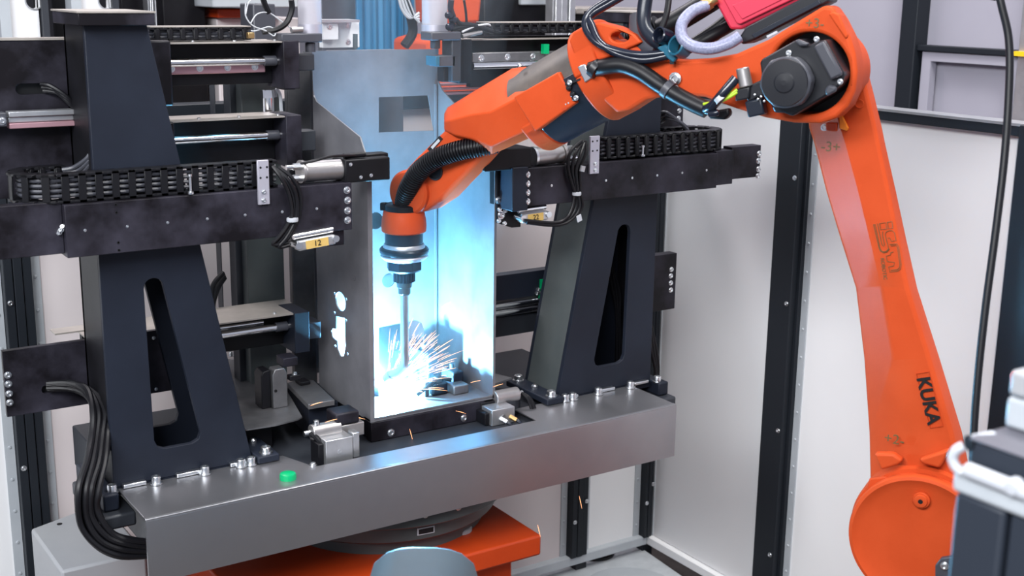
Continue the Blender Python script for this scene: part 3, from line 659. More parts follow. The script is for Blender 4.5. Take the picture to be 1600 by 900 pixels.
# lower plate
sq = thing('slide_back_plate', at(2, 655, Y=2.458), 'blackened plate with four bolts and cable slot, low left of pylon', 'steel plate')
a = at(3, 549, Y=2.458); b = at(170, 628, Y=2.458); zl = at(12, 652, Y=2.458).z
c = at(84, 607, Y=2.458); b_x = at(330, 600, Y=2.458).x
MB().prism([V((a.x, 2.458, zl)), V((b_x, 2.458, zl)), V((b_x, 2.458, a.z)), V((a.x, 2.458, a.z))], (0, 0.012, 0), [slot_poly(c.x, c.z, 0.045, 0.016, 2.458)]).build('plate', 'oxide', sq, bevel=0.001)
for x, y in ((12, 586), (13, 600), (14, 615), (15, 629)): bolt(sq, at(x, y, Y=2.458), FRONT, 0.0052, 0.005)
for x, y in ((240, 528), (275, 524), (244, 608), (279, 602)): bolt(sq, at(x, y, Y=2.458), FRONT, 0.0028, 0.002)
a, b = pbox(86, 524, 146, 534, 2.46, 0.12)
tag(MB().box((a[0], 2.46, b[2]), (zx(146, 520)[0], 2.50, b[2]+0.003)).build('cover_sheet', 'beige'), 'pale cover sheet resting on the low left plate', 'cover')
MB().box((c.x-0.03, 2.474, c.z-0.016), (c.x+0.04, 2.50, c.z+0.016)).build('slot_blackout', 'ink', sq)  # black box added behind the slot to darken it
c = at(52, 139, Y=2.458); MB().box((c.x-0.04, 2.474, c.z-0.016), (c.x+0.05, 2.50, c.z+0.016)).build('slot_blackout', 'ink', sp)  # added black box, darkens the upper slot likewise
# right ends of the rear plates
for x0, y0, x1, y1, lab, bl_ in ((1000, 403, 1054, 482, 'small blackened plate with bolts right of the right pylon', ((1049, 421), (1048, 431), (1048, 442), (1048, 453))), (925, 148, 1066, 212, 'blackened plate with bolts above the right drag chain', ((1061, 162), (1061, 173), (1060, 185)))):
    e = thing('slide_back_plate', at(x0, y1, Y=2.458), lab, 'steel plate'); a, b = pbox(x0, y0, x1, y1, 2.458, 0.03); MB().box(a, b).build('plate', 'oxide', e, bevel=0.001)
    for x, y in bl_: bolt(e, at(x, y, Y=2.458), FRONT, 0.005, 0.004)
# right upper slide unit
u4 = thing('slide_unit', at(738, 130, Y=YS), 'upper right slide unit with bolted rail behind the forearm', 'slide unit')
MB().box(*pbox(736, 57, 960, 128, YS+0.05, 0.02)).build('back_plate', 'black', u4)
MB().box(*pbox(738, 82, 960, 99, YS+0.035, 0.015)).build('guide_rail', 'sheet', u4, bevel=0.003)
for x, y in ((752, 91), (793, 89), (833, 88)): bolt(u4, at(x, y, Y=YS+0.035), FRONT, 0.006, 0.003)
p0, p1 = at(738, 103, Y=YS+0.02), at(960, 93, Y=YS+0.02); p1.z = p0.z; p1.y = p0.y
MB().cyl(p0, p1, 0.009, 20).build('guide_rod', 'chrome', u4)
a, b = pbox(700, 55, 960, 58, YS+0.0, 0.1); MB().box((a[0]+0.03, YS+0.02, a[2]-0.004), (b[0], YS+0.12, a[2]-0.001)).build('cover_sheet', 'beige', u4)
MB().box(*pbox(717, 62, 738, 130, YS+0.0, 0.06)).build('end_block', 'black', u4, bevel=0.003)
MB().box(*pbox(850, 69, 858, 84, YS+0.02, 0.012)).build('green_switch', 'green', u4)
# right lower slide unit
u5 = thing('slide_unit', at(772, 500, Y=2.5), 'lower right slide unit with chrome rods behind the right pylon', 'slide unit')
MB().box(*pbox(771, 432, 905, 452, 2.50, 0.03)).build('top_bar', 'pylon', u5, bevel=0.001)
MB().box(*pbox(771, 452, 905, 482, 2.53, 0.01)).build('back_plate', 'black', u5)
MB().box(*pbox(771, 454, 880, 471, 2.51, 0.02)).build('guide_rail', 'sheet', u5, bevel=0.003)
for x, y in ((789, 462), (828, 457)): bolt(u5, at(x, y, Y=2.51), FRONT, 0.006, 0.003)
for y, r in ((480, 0.008), (491, 0.009)):
    p0 = at(771, y, Y=2.50); MB().cyl(p0, p0+V((0.25, 0, 0)), r, 18).build('guide_rod', 'chrome', u5)
MB().box(*pbox(771, 498, 905, 506, 2.51, 0.03)).build('bottom_bar', 'darkgrey', u5)
MB().box(*pbox(845, 437, 852, 468, 2.495, 0.01)).build('green_switch', 'green', u5)
for x, y in ((840, 452), (844, 457), (838, 458), (846, 462), (857, 456)): MB().lathe(at(x, y, Y=2.50), FRONT, [(0.005, 0), (0.005, 0.006), (0.003, 0.009), (0, 0.009)], 8).build('fitting', 'zinc', u5)

# ---- upper drag chains
def flat_chain(label, x0, y0, x1, y1, Y, H, m='rubber', pitch=0.026):
    a = at(x0, y0, Y=Y); b = at(x1, y1, Y=Y)
    e = thing('drag_chain', (a.x, Y, a.z-H), label, 'drag chain'); proto = link_mesh(pitch*1.02, H, 0.045); n = int((b.x-a.x)/pitch)
    for k in range(n):
        o = proto if k == 0 else proto.copy()
        if k: COL.objects.link(o)
        o.location = (a.x+(k+0.5)*pitch, Y+0.02, a.z-H/2); adopt(o, e)
    for i in range(3): MB().tube([(a.x, Y+0.01, a.z-H*(0.25+0.25*i)), (a.x+n*pitch, Y+0.01, a.z-H*(0.25+0.25*i))], 0.0035, 6, smooth=0).build('cable', 'motor_grey', e)
    MB().box((a.x, Y-0.003, a.z), (a.x+n*pitch, Y+0.05, a.z+0.002)).build('lid_strip', 'beige', e)
flat_chain('drag chain along the top of the upper left slide unit', 234, 43, 400, 40, YS+0.03, 0.026)
flat_chain('drag chain along the top of the upper right slide unit', 762, 36, 960, 32, YS+0.03, 0.024)

# ---- rear columns seen through the fixture
def column(x0, y0, x1, y1, Y, dy, m, label, zl=ZT-0.015):
    a, b = pbox(x0, y0, x1, y1, Y, dy); return tag(MB().box((a[0], Y, zl), (b[0], Y+dy, b[2])).build('rear_column', m, None, 0.002), label, 'column')
column(334, 130, 350, 480, 2.70, 0.03, 'darkgrey', 'narrow dark grey rear column behind the left beam, leftmost')
column(358, 130, 382, 480, 2.66, 0.04, 'darkgrey', 'dark grey rear column behind left beam, middle of three')
column(376, 130, 446, 480, 2.63, 0.10, 'pylon_side', 'wide grey green rear column behind the left beam, near workpiece')
column(448, 100, 492, 420, 2.68, 0.02, 'sheet', 'grey sheet upright just left of the workpiece')

# ================================================================== WORKPIECE
ZW = 0.885
WXL, WYF = 1.169, 2.318
WXR, WYB = 1.486, 2.572
TH = 0.003
wp = thing('workpiece', ((WXL+WXR)/2, WYF, ZW), 'tall open sheet steel box being welded, lit blue inside', 'workpiece')
def lx(x, y): p = at(x, y, X=WXL); return V((WXL, p.y, p.z))
def rx(x, y): p = at(x, y, X=WXR); return V((WXR, p.y, p.z))
def by(x, y): p = at(x, y, Y=WYB); return V((p.x, WYB, p.z))
ztop_w = by(600, 78).z
zl_front = lx(574, 232).z
# left wall: cut away diagonally towards the top, with pierced round holes and slot
def lcirc(x, y, rw, rh, n=18):
    c = lx(x, y); e = []
    for i in range(n): a = 2*math.pi*i/n; e.append(V((WXL, c.y-rw*math.cos(a), c.z+rh*math.sin(a))))
    return e
holes = [lcirc(532, 471, 0.026, 0.0215), ]
c1, c2 = lx(526, 497), lx(539, 535)
key = [lx(525, 494), lx(539, 497), lx(539, 525), lx(540, 540), lx(537, 556), lx(532, 557), lx(527, 545), lx(526, 533), lx(519, 527), lx(517, 518), lx(520, 513), lx(525, 514)]
holes.append(key)
for x, y in ((523, 459), (541, 468), (523, 489), (541, 501), (524, 541), (543, 553)): holes.append(lcirc(x, y, 0.004, 0.004, 8))
lw = [V((WXL, WYF, ZW)), V((WXL, WYB, ZW)), V((WXL, WYB, lx(497, 150).z)), V((WXL, WYB-0.015, lx(500, 160).z)), V((WXL, WYF+0.03, zl_front+0.02)), V((WXL, WYF, zl_front-0.02))]
MB().prism(lw, (TH, 0, 0), holes).build('left_wall', 'work_sheet', wp)
zr_front = rx(770, 262).z
rw = [V((WXR, WYF, ZW)), V((WXR, WYB, ZW)), V((WXR, WYB, rx(683, 125).z)), V((WXR, WYB-0.02, rx(688, 140).z)), V((WXR, WYF+0.02, zr_front+0.05)), V((WXR, WYF, zr_front))]
MB().prism(rw, (-TH, 0, 0)).build('right_wall', 'work_sheet', wp)
# back wall with an upper window and a lower opening
win = [by(592, 152), by(669, 149), by(678, 204), by(592, 207)]
low = [by(592, 512), by(650, 500), by(660, 505), by(664, 516), by(664, 560), by(655, 578), by(592, 596)]
bw = [V((WXL, WYB, ZW)), V((WXR, WYB, ZW)), V((WXR, WYB, ztop_w)), V((WXL, WYB, ztop_w))]
notch = circ(by(587, 345), EX, EZ, 0.020, 20); notch2 = circ(by(607, 438), EX, EZ, 0.017, 20)
bwm = MB(); bwm.prism(bw, (0, TH, 0), [win, low, notch, notch2]); bwm.build('back_wall', 'work_sheet', wp)
MB().box((WXL, WYF, ZW-0.003), (WXR, WYB, ZW)).build('floor_sheet', 'work_sheet', wp)
# folded lips along the open edges and the top
MB().box((WXL-0.0005, WYF-0.0026, ZW-0.0045), (WXL+0.010, WYF, zl_front-0.02)).build('left_lip', 'work_sheet', wp)
MB().box((WXR-0.006, WYF-0.002, ZW-0.003), (WXR+0.0005, WYF, zr_front)).build('right_lip', 'work_sheet', wp)
MB().box((WXL, WYF-0.002, ZW-0.004), (WXR, WYF+0.03, ZW+0.001)).build('front_flange', 'work_sheet', wp)
MB().box((WXL, WYF-0.002, ZW), (WXR, WYF+0.001, ZW+0.005)).build('arc_shield_lip', 'work_sheet', wp)  # added lip that blocks arc light from the stainless front cover
MB().prism([V((WXL+0.03, WYB+0.004, ztop_w-0.01)), V((WXR-0.03, WYB+0.004, ztop_w-0.01)), V((WXR-0.06, WYB+0.12, ztop_w-0.008)), V((WXL+0.09, WYB+0.12, ztop_w-0.008))], (0, 0, 0.003)).build('top_flange', 'work_sheet', wp)
MB().box((WXL+0.03, WYB+0.118, ZW), (WXR-0.03, WYB+0.121, ztop_w-0.006)).build('rear_skin', 'work_sheet', wp)
MB().box((WXL-0.004, WYF+0.06, lx(575, 444).z-0.003), (WXL, WYF+0.066, lx(575, 444).z+0.003)).build('tab', 'work_sheet', wp)
# inner ribs, visible through the lower opening and along the corner
MB().box((WXR-0.012, WYB-0.006, ZW), (WXR-0.008, WYB, ztop_w-0.08)).build('corner_fold', 'work_sheet', wp)
MB().box((by(592, 545).x, WYB+0.01, by(592, 548).z), (by(664, 545).x, WYB+0.02, by(592, 540).z)).build('inner_rib', 'work_sheet', wp)

# ---- clamps inside the box foot
ck = thing('inner_clamp', (1.36, 2.42, ZW), 'cluster of small clamp blocks on the floor of the lit workpiece', 'clamp')
random.seed(3)
for i in range(9):
    x = 1.27+0.021*i+random.uniform(-.006, .006); y = 2.46+random.uniform(-.06, .06); h = random.uniform(0.012, 0.04); w = random.uniform(0.006, 0.013)
    MB().obox((x, y, ZW+h/2+0.0005), (w, w*0.4, 0), (-w*0.3, w*0.8, 0), (0, 0, h/2)).build('clamp_block', random.choice(['darkgrey', 'pylon', 'sheet']), ck, bevel=0.002)
MB().tube([(1.33, 2.40, ZW+0.008), (1.36, 2.39, ZW+0.03), (1.39, 2.41, ZW+0.035), (1.42, 2.40, ZW+0.028)], 0.005, 8).build('hose', 'rubber', ck)
for x, y, w, d, h in ((1.405, 2.50, 0.016, 0.046, 0.080), (1.44, 2.43, 0.014, 0.03, 0.045), (1.385, 2.40, 0.02, 0.012, 0.030), (1.375, 2.55, 0.018, 0.012, 0.070)):
    MB().box((x-w, y-d, ZW+0.0005), (x+w, y+d, ZW+h)).build('clamp_block', 'pylon', ck, bevel=0.004)
    MB().cyl((x, y, ZW+h), (x, y, ZW+h+0.012), w*0.45, 12).build('clamp_screw', 'darkgrey', ck)
MB().box((1.41, 2.37, ZW+0.0005), (1.45, 2.45, ZW+0.022)).build('rest_pad', 'sheet', ck, bevel=0.003)

# ---- fixture block carrying the workpiece
fb = thing('fixture_block', (1.33, 2.33, 0.836), 'dark front plate with bolts carrying the workpiece box', 'fixture block')
MB().box((WXL+0.0, WYF-0.004, 0.836), (WXR-0.028, WYF+0.02, ZW-0.005)).build('front_plate', 'oxide', fb, bevel=0.0015)
MB().box((WXL+0.005, WYF+0.021, 0.836), (WXR-0.035, WYB-0.01, ZW-0.005)).build('core', 'black', fb)
Yf = WYF-0.004
for x, y in ((611, 676), (611, 699), (725, 653), (725, 675)):
    p = at(x, y, Y=Yf)
    if p.z > 0.82: bolt(fb, p, FRONT, 0.0065, 0.004)

# ---- left foot: tray, clamp tower, wedge bar, small cylinder, aluminium block
tray = thing('steel_tray', at(430, 660, Z=0.90), 'worn sheet steel tray with curved front edge left of workpiece', 'tray')
zt_ = 0.905
tp = [at(345, 668, Z=zt_), at(385, 671, Z=zt_), at(430, 664, Z=zt_), at(465, 655, Z=zt_), at(472, 651, Z=zt_), at(446, 606, Z=zt_), at(415, 566, Z=zt_), at(345, 560, Z=zt_)]
MB().prism(tp, (0, 0, -0.003)).build('tray_sheet', 'sheet', tray)
MB().box((tp[0].x+0.03, tp[1].y+0.05, 0.836), (tp[3].x-0.04, tp[1].y+0.16, zt_-0.003)).build('support', 'black', tray)
for x, y in ((361, 556), (374, 566), (380, 568), (394, 571)): bolt(tray, at(x, y, Z=zt_), EZ, 0.0055, 0.010)
ct = thing('clamp_tower', at(430, 642, Z=zt_), 'upright clamp tower of black and bright steel on the tray', 'clamp')
pt = at(434, 638, Z=zt_); a = at(426, 590, Y=pt.y); b = at(449, 590, Y=pt.y); hgt = at(434, 577, Y=pt.y).z
MB().prism([V((a.x, pt.y, zt_)), V((b.x, pt.y, zt_)), V((b.x, pt.y, hgt-0.012)), V((b.x-0.006, pt.y, hgt)), V((a.x+0.006, pt.y, hgt)), V((a.x, pt.y, hgt-0.012))], (0, 0.03, 0)).build('bright_side', 'sheet', ct, bevel=0.002)
MB().prism([V((a.x-0.022, pt.y+0.01, zt_-0.0)), V((a.x-0.0005, pt.y+0.01, zt_)), V((a.x-0.0005, pt.y+0.01, hgt-0.002)), V((a.x-0.016, pt.y+0.01, hgt-0.004)), V((a.x-0.022, pt.y+0.01, hgt-0.014))], (0, 0.04, 0)).build('black_side', 'black', ct, bevel=0.002)
MB().lathe((a.x+0.006, pt.y, zt_+0.04), FRONT, [(0.0035, 0), (0.0035, 0.0008), (0, 0.0008)], 12).build('pin_hole', 'ink', ct)
MB().box((b.x-0.004, pt.y+0.01, hgt-0.002), (b.x+0.03, pt.y+0.05, hgt+0.018)).build('head', 'oxide', ct, bevel=0.002)
MB().box((b.x+0.004, pt.y-0.006, hgt-0.03), (b.x+0.03, pt.y+0.012, hgt-0.018)).build('toggle', 'black', ct, bevel=0.002)
bolt(ct, (b.x+0.018, pt.y+0.002, hgt-0.018), EZ, 0.005, 0.005)
wb_ = thing('locating_bar', at(500, 645, Z=0.89), 'wedge shaped steel locating bar between clamp tower and workpiece', 'bar')
zz = 0.925
MB().prism([at(449, 598, Z=zz), at(482, 632, Z=zz), at(523, 625, Z=zz), at(490, 594, Z=zz), at(470, 592, Z=zz)], (0, 0, -0.012)).build('top_bar', 'sheet', wb_, bevel=0.001)
MB().prism([at(449, 600, Z=zz-0.013), at(482, 634, Z=zz-0.013), at(528, 628, Z=zz-0.013), at(492, 594, Z=zz-0.013)], (0, 0, -(zz-0.013-0.836))).build('body', 'pylon', wb_, bevel=0.001)
MB().box((at(475, 600, Z=zz).x-0.012, at(475, 600, Z=zz).y-0.01, zz), (at(475, 600, Z=zz).x+0.012, at(475, 600, Z=zz).y+0.022, zz+0.008)).build('clip', 'black', wb_, bevel=0.002)

def foot_clamp(label, cyl, blk, jaw, Yc, mirror):
    e = thing('foot_clamp', at(blk[0], blk[3], Y=Yc), label, 'clamp')
    a, b = pbox(*blk, Yc, 0.045); a = (a[0], a[1], max(a[2], 0.836)); MB().box(a, b).build('valve_block', 'alu', e, bevel=0.0015)
    p0, p1 = at(*cyl[0], Y=Yc+0.05), at(*cyl[1], Y=Yc+0.05); p1.z = p0.z
    MB().cyl(p0, p1, 0.0165, 24).build('cylinder', 'cylgrey', e, bevel=0.0015)
    MB().box((min(a[0], b[0])-0.012, Yc+0.01, a[2]-0.0), (min(a[0], b[0]), Yc+0.05, b[2]-0.008)).build('side_block', 'black', e, bevel=0.002)
    MB().box((min(a[0], b[0]), Yc+0.046, a[2]), (max(a[0], b[0]), Yc+0.075, b[2]+0.004)).build('slide_body', 'black', e, bevel=0.002)
    c = ((V(a)+V(b))/2); c.y = Yc; bolt(e, c, FRONT, 0.004, 0.001)
    if jaw:
        ja, jb = pbox(*jaw, Yc+0.04, 0.05); MB().box(ja, jb).build('jaw', 'oxide', e, bevel=0.004)
        MB().box((ja[0]+0.006, Yc+0.042, ja[2]-0.03), (jb[0]+0.012, Yc+0.085, ja[2]-0.001)).build('jaw_foot', 'cylgrey', e, bevel=0.002)
    return e, p0, p1, a, b
YC = 2.235
fl, p0, p1, a, b = foot_clamp('aluminium valve block with grey cylinder at the workpiece foot, left', ((486, 676), (530, 668)), (509, 690, 552, 724), (525, 648, 562, 660), YC, False)
MB().box((b[0]+0.003, YC+0.005, a[2]+0.005), (b[0]+0.018, YC+0.03, b[2]+0.004)).build('end_clip', 'alu', fl, bevel=0.002)
MB().cyl((b[0], YC+0.02, a[2]+0.022), (b[0]+0.012, YC+0.02, a[2]+0.022), 0.005, 12).build('piston', 'zinc', fl)
bolt(fl, (p0.x+0.012, p0.y, p0.z+0.015), EZ, 0.006, 0.010, 'port_screw')
for k in range(2):
    MB().tube([p0+V((-0.004, -0.004+0.008*k, 0)), p0+V((0.006, -0.022, -0.012+0.004*k)), p0+V((0.014+0.006*k, -0.035, -0.045)), p0+V((0.030+0.008*k, -0.042, -0.10))], 0.0045, 10).build('hose', 'rubber', fl)
MB().cyl(p0+V((-0.016, 0, 0)), p0+V((0.001, 0, 0)), 0.006, 10).build('elbow_fitting', 'zinc', fl)
MB().obox(p0+V((0.026, -0.047, -0.062)), (0.006, 0, -0.002), (0.003, 0, 0.010), (0, 0.0012, 0)).build('hose_label', 'white', fl)
bolt(fl, at(489, 727, Z=ZT), EZ, 0.006, 0.006, 'deck_screw')
fr_, p0, p1, a, b = foot_clamp('aluminium valve block with two fittings at the workpiece foot, right', ((772, 622), (808, 616)), (769, 642, 804, 675), None, 2.265, True)
for dx, m_ in ((-0.008, 'zinc'), (0.018, 'brass')):
    q = V(((a[0]+b[0])/2+dx, 2.265, b[2]-0.022)); MB().cyl(q, q+V((0.008, -0.016, -0.006)), 0.0055, 8).build('fitting', m_, fr_); MB().tube([q+V((0.008, -0.016, -0.006)), q+V((0.014, -0.026, -0.014)), q+V((0.018, -0.03, -0.04))], 0.004, 8).build('air_line', 'hose_blue', fr_)
MB().cyl(p1, p1+V((0.014, 0, 0)), 0.006, 10).build('elbow_fitting', 'zinc', fr_)
for k in range(2): MB().tube([p1+V((0.010, -0.003, 0)), p1+V((0.018+0.006*k, -0.02, -0.012)), p1+V((0.026+0.008*k, -0.03, -0.05)), p1+V((0.028+0.008*k, -0.032, -0.09))], 0.0045, 10).build('hose', 'rubber', fr_)
MB().prism([at(771, 600, Z=0.90), at(800, 590, Z=0.90), at(771, 583, Z=0.90)], (0, 0, -0.004)).build('cover_sheet', 'sheet', fr_)
MB().lathe(at(790, 655, Z=0.836)+V((0.02, 0.06, 0)), EZ, [(0.05, 0), (0.05, 0.035), (0.046, 0.04), (0, 0.04)], 28).build('hose_drum', 'darkgrey', fr_)

# yellow taped toggle clamps under the beams
def toggle(label, x0, y0, x1, y1, Y, sgn, marks):
    e = thing('taped_cylinder', at(x0, y1, Y=Y), label, 'cylinder')
    p0, p1 = at(x0, y0, Y=Y), at(x1, y1, Y=Y)
    d = (p1-p0).normalized(); up = EY.cross(d).normalized(); up = up if up.z > 0 else -up
    c = (p0+p1)/2
    MB().obox(c-up*0.006, d*((p1-p0).length/2), EY*0.012, up*0.010).build('body', 'alu', e, bevel=0.003)
    MB().cyl(p0+up*0.012-d*0.004, p1+up*0.012, 0.006, 14).build('rod', 'chrome', e)
    MB().obox(c-up*0.006-EY*0.0125, d*((p1-p0).length*0.30), EY*0.0006, up*0.0085).build('tape', 'tape', e)
    text_mesh('handwriting', marks, c-up*0.006-EY*0.0136, d if d.x > 0 else -d, up, 0.016, 'ink', e, 0.0003)
    for q, s in ((p0, -1), (p1, 1)): MB().cyl(q-up*0.004-EY*0.016, q-up*0.004+EY*0.014, 0.007, 14).build('pivot', 'zinc', e)
    return e
toggle('small bright cylinder with yellow tape under the left beam end', 462, 379, 520, 368, YB-0.005, 1, '12')
toggle('small bright cylinder with yellow tape under the right beam end', 812, 337, 852, 331, YB+0.02, 1, '22')

# ================================================================== CABLES ON THE FIXTURE
def cables(name, label, paths, r, m='rubber', cat='cable bundle', tie=None, extra=None):
    e = thing(name, paths[0][-1], label, cat)
    for P in paths: MB().tube(P, r, 8, smooth=7).build('cable', m, e)
    if tie:
        for c, d, rr in tie:
            MB().lathe(V(c)-V(d).normalized()*0.0025, d, [(rr, 0), (rr, 0.005), (rr*0.7, 0.005), (rr*0.7, 0)], 14).build('cable_tie', 'rubber' if m == 'rubber' and name == 'cable_bundle' else 'white', e)
    return e
random.seed(11)
paths = []
N = 20
for i in range(N):
    u_, w_ = (i % 4-1.5), (i//4-2); j = lambda s: random.uniform(-s, s)
    key_ = [(78+j(4), 604+w_*2, 2.452, 0), (108, 603+w_*2.2, 2.43, 0), (138, 613+w_*2.6, 2.40, 0.2), (158, 640, 2.36, 1), (156, 680, 2.33, 1), (150, 720, 2.28, 1), (138, 765, 2.25, 1.25), (140, 808, 2.25, 1.35), (162, 842, 2.24, 1.3), (197, 856, 2.23, 1.1), (240, 858, 2.23, 0.9)]
    P = []
    for (x, y, Y, sp_) in key_:
        k2 = sp_*(1 if y < 760 else 1)
        ox, oy = (u_*8.6*k2, 0) if y < 800 else (u_*8.5*k2*0.75, -u_*8.5*k2*(0.55 if y < 850 else 0.9))
        P.append(at(x+ox+j(1.5), y+oy+j(1.5), Y=Y+w_*0.009*sp_))
    paths.append(P)
cables('cable_bundle', 'thick bundle of black cables looping down beside the left pylon', paths, 0.0058)
cb = [o for o in bpy.data.objects if o.name.startswith('cable_bundle')][0]
for (x, y, Y, d) in ((137, 776, 2.25, EZ), (180, 858, 2.235, (0.8, 0, -0.5))):
    pass
# cables leaving the left drag chain
for nm, lab, pts, n, r, m_ in (
    ('cable_bundle', 'grey cables rising out of the left drag chain end', [(100, 272, 2.37), (122, 268, 2.36), (140, 252, 2.34), (146, 238, 2.35), (133, 228, 2.38)], 6, 0.0042, 'motor_grey'),
    ('cable_bundle', 'black cables leaving the upper left plate slot', [(66, 137, 2.456), (85, 140, 2.44), (108, 158, 2.43), (128, 182, 2.44), (145, 210, 2.456)], 5, 0.0042, 'rubber'),
    ('cable_bundle', 'cables rising out of the right drag chain end', [(1075, 203, 2.36), (1056, 186, 2.35), (1040, 180, 2.36), (1028, 186, 2.40)], 5, 0.0038, 'motor_grey'),
    ('cable_bundle', 'black cables hanging behind the right pylon foot', [(1010, 480, 2.47), (1022, 550, 2.44), (1026, 590, 2.43), (1022, 620, 2.42)], 5, 0.0045, 'rubber'),
    ('cable_bundle', 'black cables inside the right pylon slot', [(950, 400, 2.40), (962, 450, 2.40), (966, 500, 2.40), (970, 600, 2.41)], 5, 0.0035, 'rubber'),
    ('cable_bundle', 'black cables looping behind the left rear columns', [(350, 430, 2.64), (336, 450, 2.62), (332, 480, 2.62), (345, 500, 2.64)], 4, 0.005, 'rubber'),
    ):
    PP = []
    for i in range(n):
        o_ = i-(n-1)/2
        PP.append([at(x+o_*(2.4 if r > 0.004 else 3)*(0.4+0.6*(k % 2)), y+o_*2.6, Y=Y+0.004*(i % 2)) for k, (x, y, Y) in enumerate(pts)])
    cables(nm, lab, PP, r, m_)
def hang(label, pts, n, sp_, r, m_, ties):
    PP = [[at(x+(i-(n-1)/2)*s, y+((i*37) % 5-2), Y=Y+0.003*(i % 2)) for (x, y, Y, s) in pts] for i in range(n)]
    e = cables('cable_loop', label, PP, r, m_, 'cables')
    for x, y, Y, w, h in ties: MB().lathe(at(x, y+h/2, Y=Y), EZ, [(w, 0), (w*1.05, h*0.0006), (w, h*0.0012)], 16).build('cable_tie', 'white', e)
    return e
hl = hang('black cables tied and hanging from the left actuator', [(430, 262, YB+0.005, 3), (448, 280, YB-0.008, 6), (460, 305, YB-0.01, 6), (462, 335, YB-0.01, 4), (456, 352, YB-0.01, 4), (445, 370, YB-0.01, 5), (434, 384, YB-0.006, 5), (452, 381, YB-0.005, 1)], 4, 5, 0.0038, 'rubber', ((457, 343, YB-0.01, 0.011, 6),))
hr = hang('black cables tied and hanging from the right actuator', [(912, 222, YB+0.004, 2), (903, 240, YB-0.008, 8), (897, 265, YB-0.01, 6), (900, 290, YB-0.01, 4), (902, 303, YB-0.01, 3), (902, 325, YB-0.01, 5), (890, 342, YB-0.008, 3), (868, 350, YB-0.005, 1), (822, 346, YB+0.004, 2)], 4, 5, 0.0038, 'rubber', ((901, 302, YB-0.01, 0.010, 6),))
MB().obox(at(905, 341, Y=YB-0.015), (0.006, 0, 0.002), (-0.002, 0, 0.007), (0, 0.001, 0)).build('cable_label', 'white', hr)
MB().cyl(at(909, 268, Y=YB-0.012), at(911, 259, Y=YB-0.012), 0.006, 12).build('cable_connector', 'white', hr)

# ---- top clamps and brackets around the workpiece top
tl = thing('top_clamp', at(440, 80, Y=2.5), 'grey top clamp arm with round foot left of workpiece top', 'clamp')
MB().box(*pbox(440, 53, 504, 66, 2.48, 0.05)).build('arm', 'motor_grey', tl, bevel=0.002); MB().box(*pbox(440, 53, 462, 140, 2.49, 0.04)).build('upright', 'darkgrey', tl, bevel=0.002)
MB().lathe(at(485, 81, Y=2.5), EZ, [(0.011, 0), (0.011, 0.018), (0.009, 0.019), (0.009, 0.024)], 18).build('foot', 'motor_grey', tl)
for x0, x1, lab in ((466, 503, 'frosted clear cylinder standing on the left top clamp'), (660, 698, 'frosted clear cylinder standing on the right top clamp')):
    pa = at(x0, 54, Y=2.52); pb = at(x1, 54, Y=2.52); c = (pa+pb)/2; r = (pb-pa).length/2*0.92
    e = thing('clear_cylinder', c, lab, 'cylinder')
    MB().lathe(c, EZ, [(r, 0), (r, 0.18), (r*0.86, 0.18), (r*0.86, 0.0)], 28).build('sleeve', 'clear', e)
    MB().cyl(c, c+EZ*0.18, r*0.35, 16).build('piston_rod', 'chrome', e)
    MB().cyl(c, c+EZ*0.022, r*1.02, 28).build('collar', 'alu_lilac', e)
wbk = thing('milled_bracket', at(504, 74, Y=2.62), 'bright milled bracket with bolts behind the workpiece top', 'bracket')
MB().box(*pbox(504, 33, 562, 74, 2.64, 0.02)).build('back', 'panel', wbk, bevel=0.001); MB().box(*pbox(504, 33, 529, 62, 2.61, 0.03)).build('block', 'panel', wbk, bevel=0.001)
MB().box(*pbox(503, 31, 562, 35, 2.60, 0.06)).build('lid', 'alu', wbk)
for x, y in ((515, 42), (544, 40), (544, 66)): bolt(wbk, at(x, y, Y=2.61 if x < 530 else 2.64), FRONT, 0.005, 0.002)
MB().cyl(at(555, 76, Y=2.60), at(555, 53, Y=2.60), 0.0055, 12).build('pin', 'pylon_side', wbk)
tr_ = thing('top_clamp', at(700, 130, Y=2.45), 'C-shaped grey clamp arm gripping the workpiece top right', 'clamp')
MB().box(*pbox(674, 50, 721, 63, 2.45, 0.05)).build('upper_arm', 'motor_grey', tr_, bevel=0.003); MB().box(*pbox(706, 51, 721, 128, 2.455, 0.045)).build('upright', 'darkgrey', tr_, bevel=0.003)
MB().box(*pbox(684, 87, 712, 104, 2.455, 0.04)).build('lower_arm', 'motor_grey', tr_, bevel=0.002)
MB().box(*pbox(681, 88, 687, 103, 2.45, 0.045)).build('jaw_pad', 'cyan_lit_clip', tr_, bevel=0.001)
MB().lathe(at(680, 76, Y=2.47), EZ, [(0.010, 0), (0.011, 0.002), (0.011, 0.02)], 18).build('plunger', 'darkgrey', tr_)
MB().box(*pbox(693, 103, 708, 128, 2.47, 0.03)).build('stop', 'black', tr_, bevel=0.003)
xr_ = thing('guide_rail', at(690, 150, Y=2.55), 'rose tinted rail behind the right end of the workpiece top', 'guide rail')
for k in range(3): MB().box(*pbox(686, 131+k*6, 775, 133+k*6, 2.60, 0.03) if False else pbox(686, 131+k*7, 775, 131.5+k*7, 2.60-(0.008 if k != 1 else 0), 0.03)).build('rail_rib', 'rose_reflect_rail', xr_, bevel=0.001)
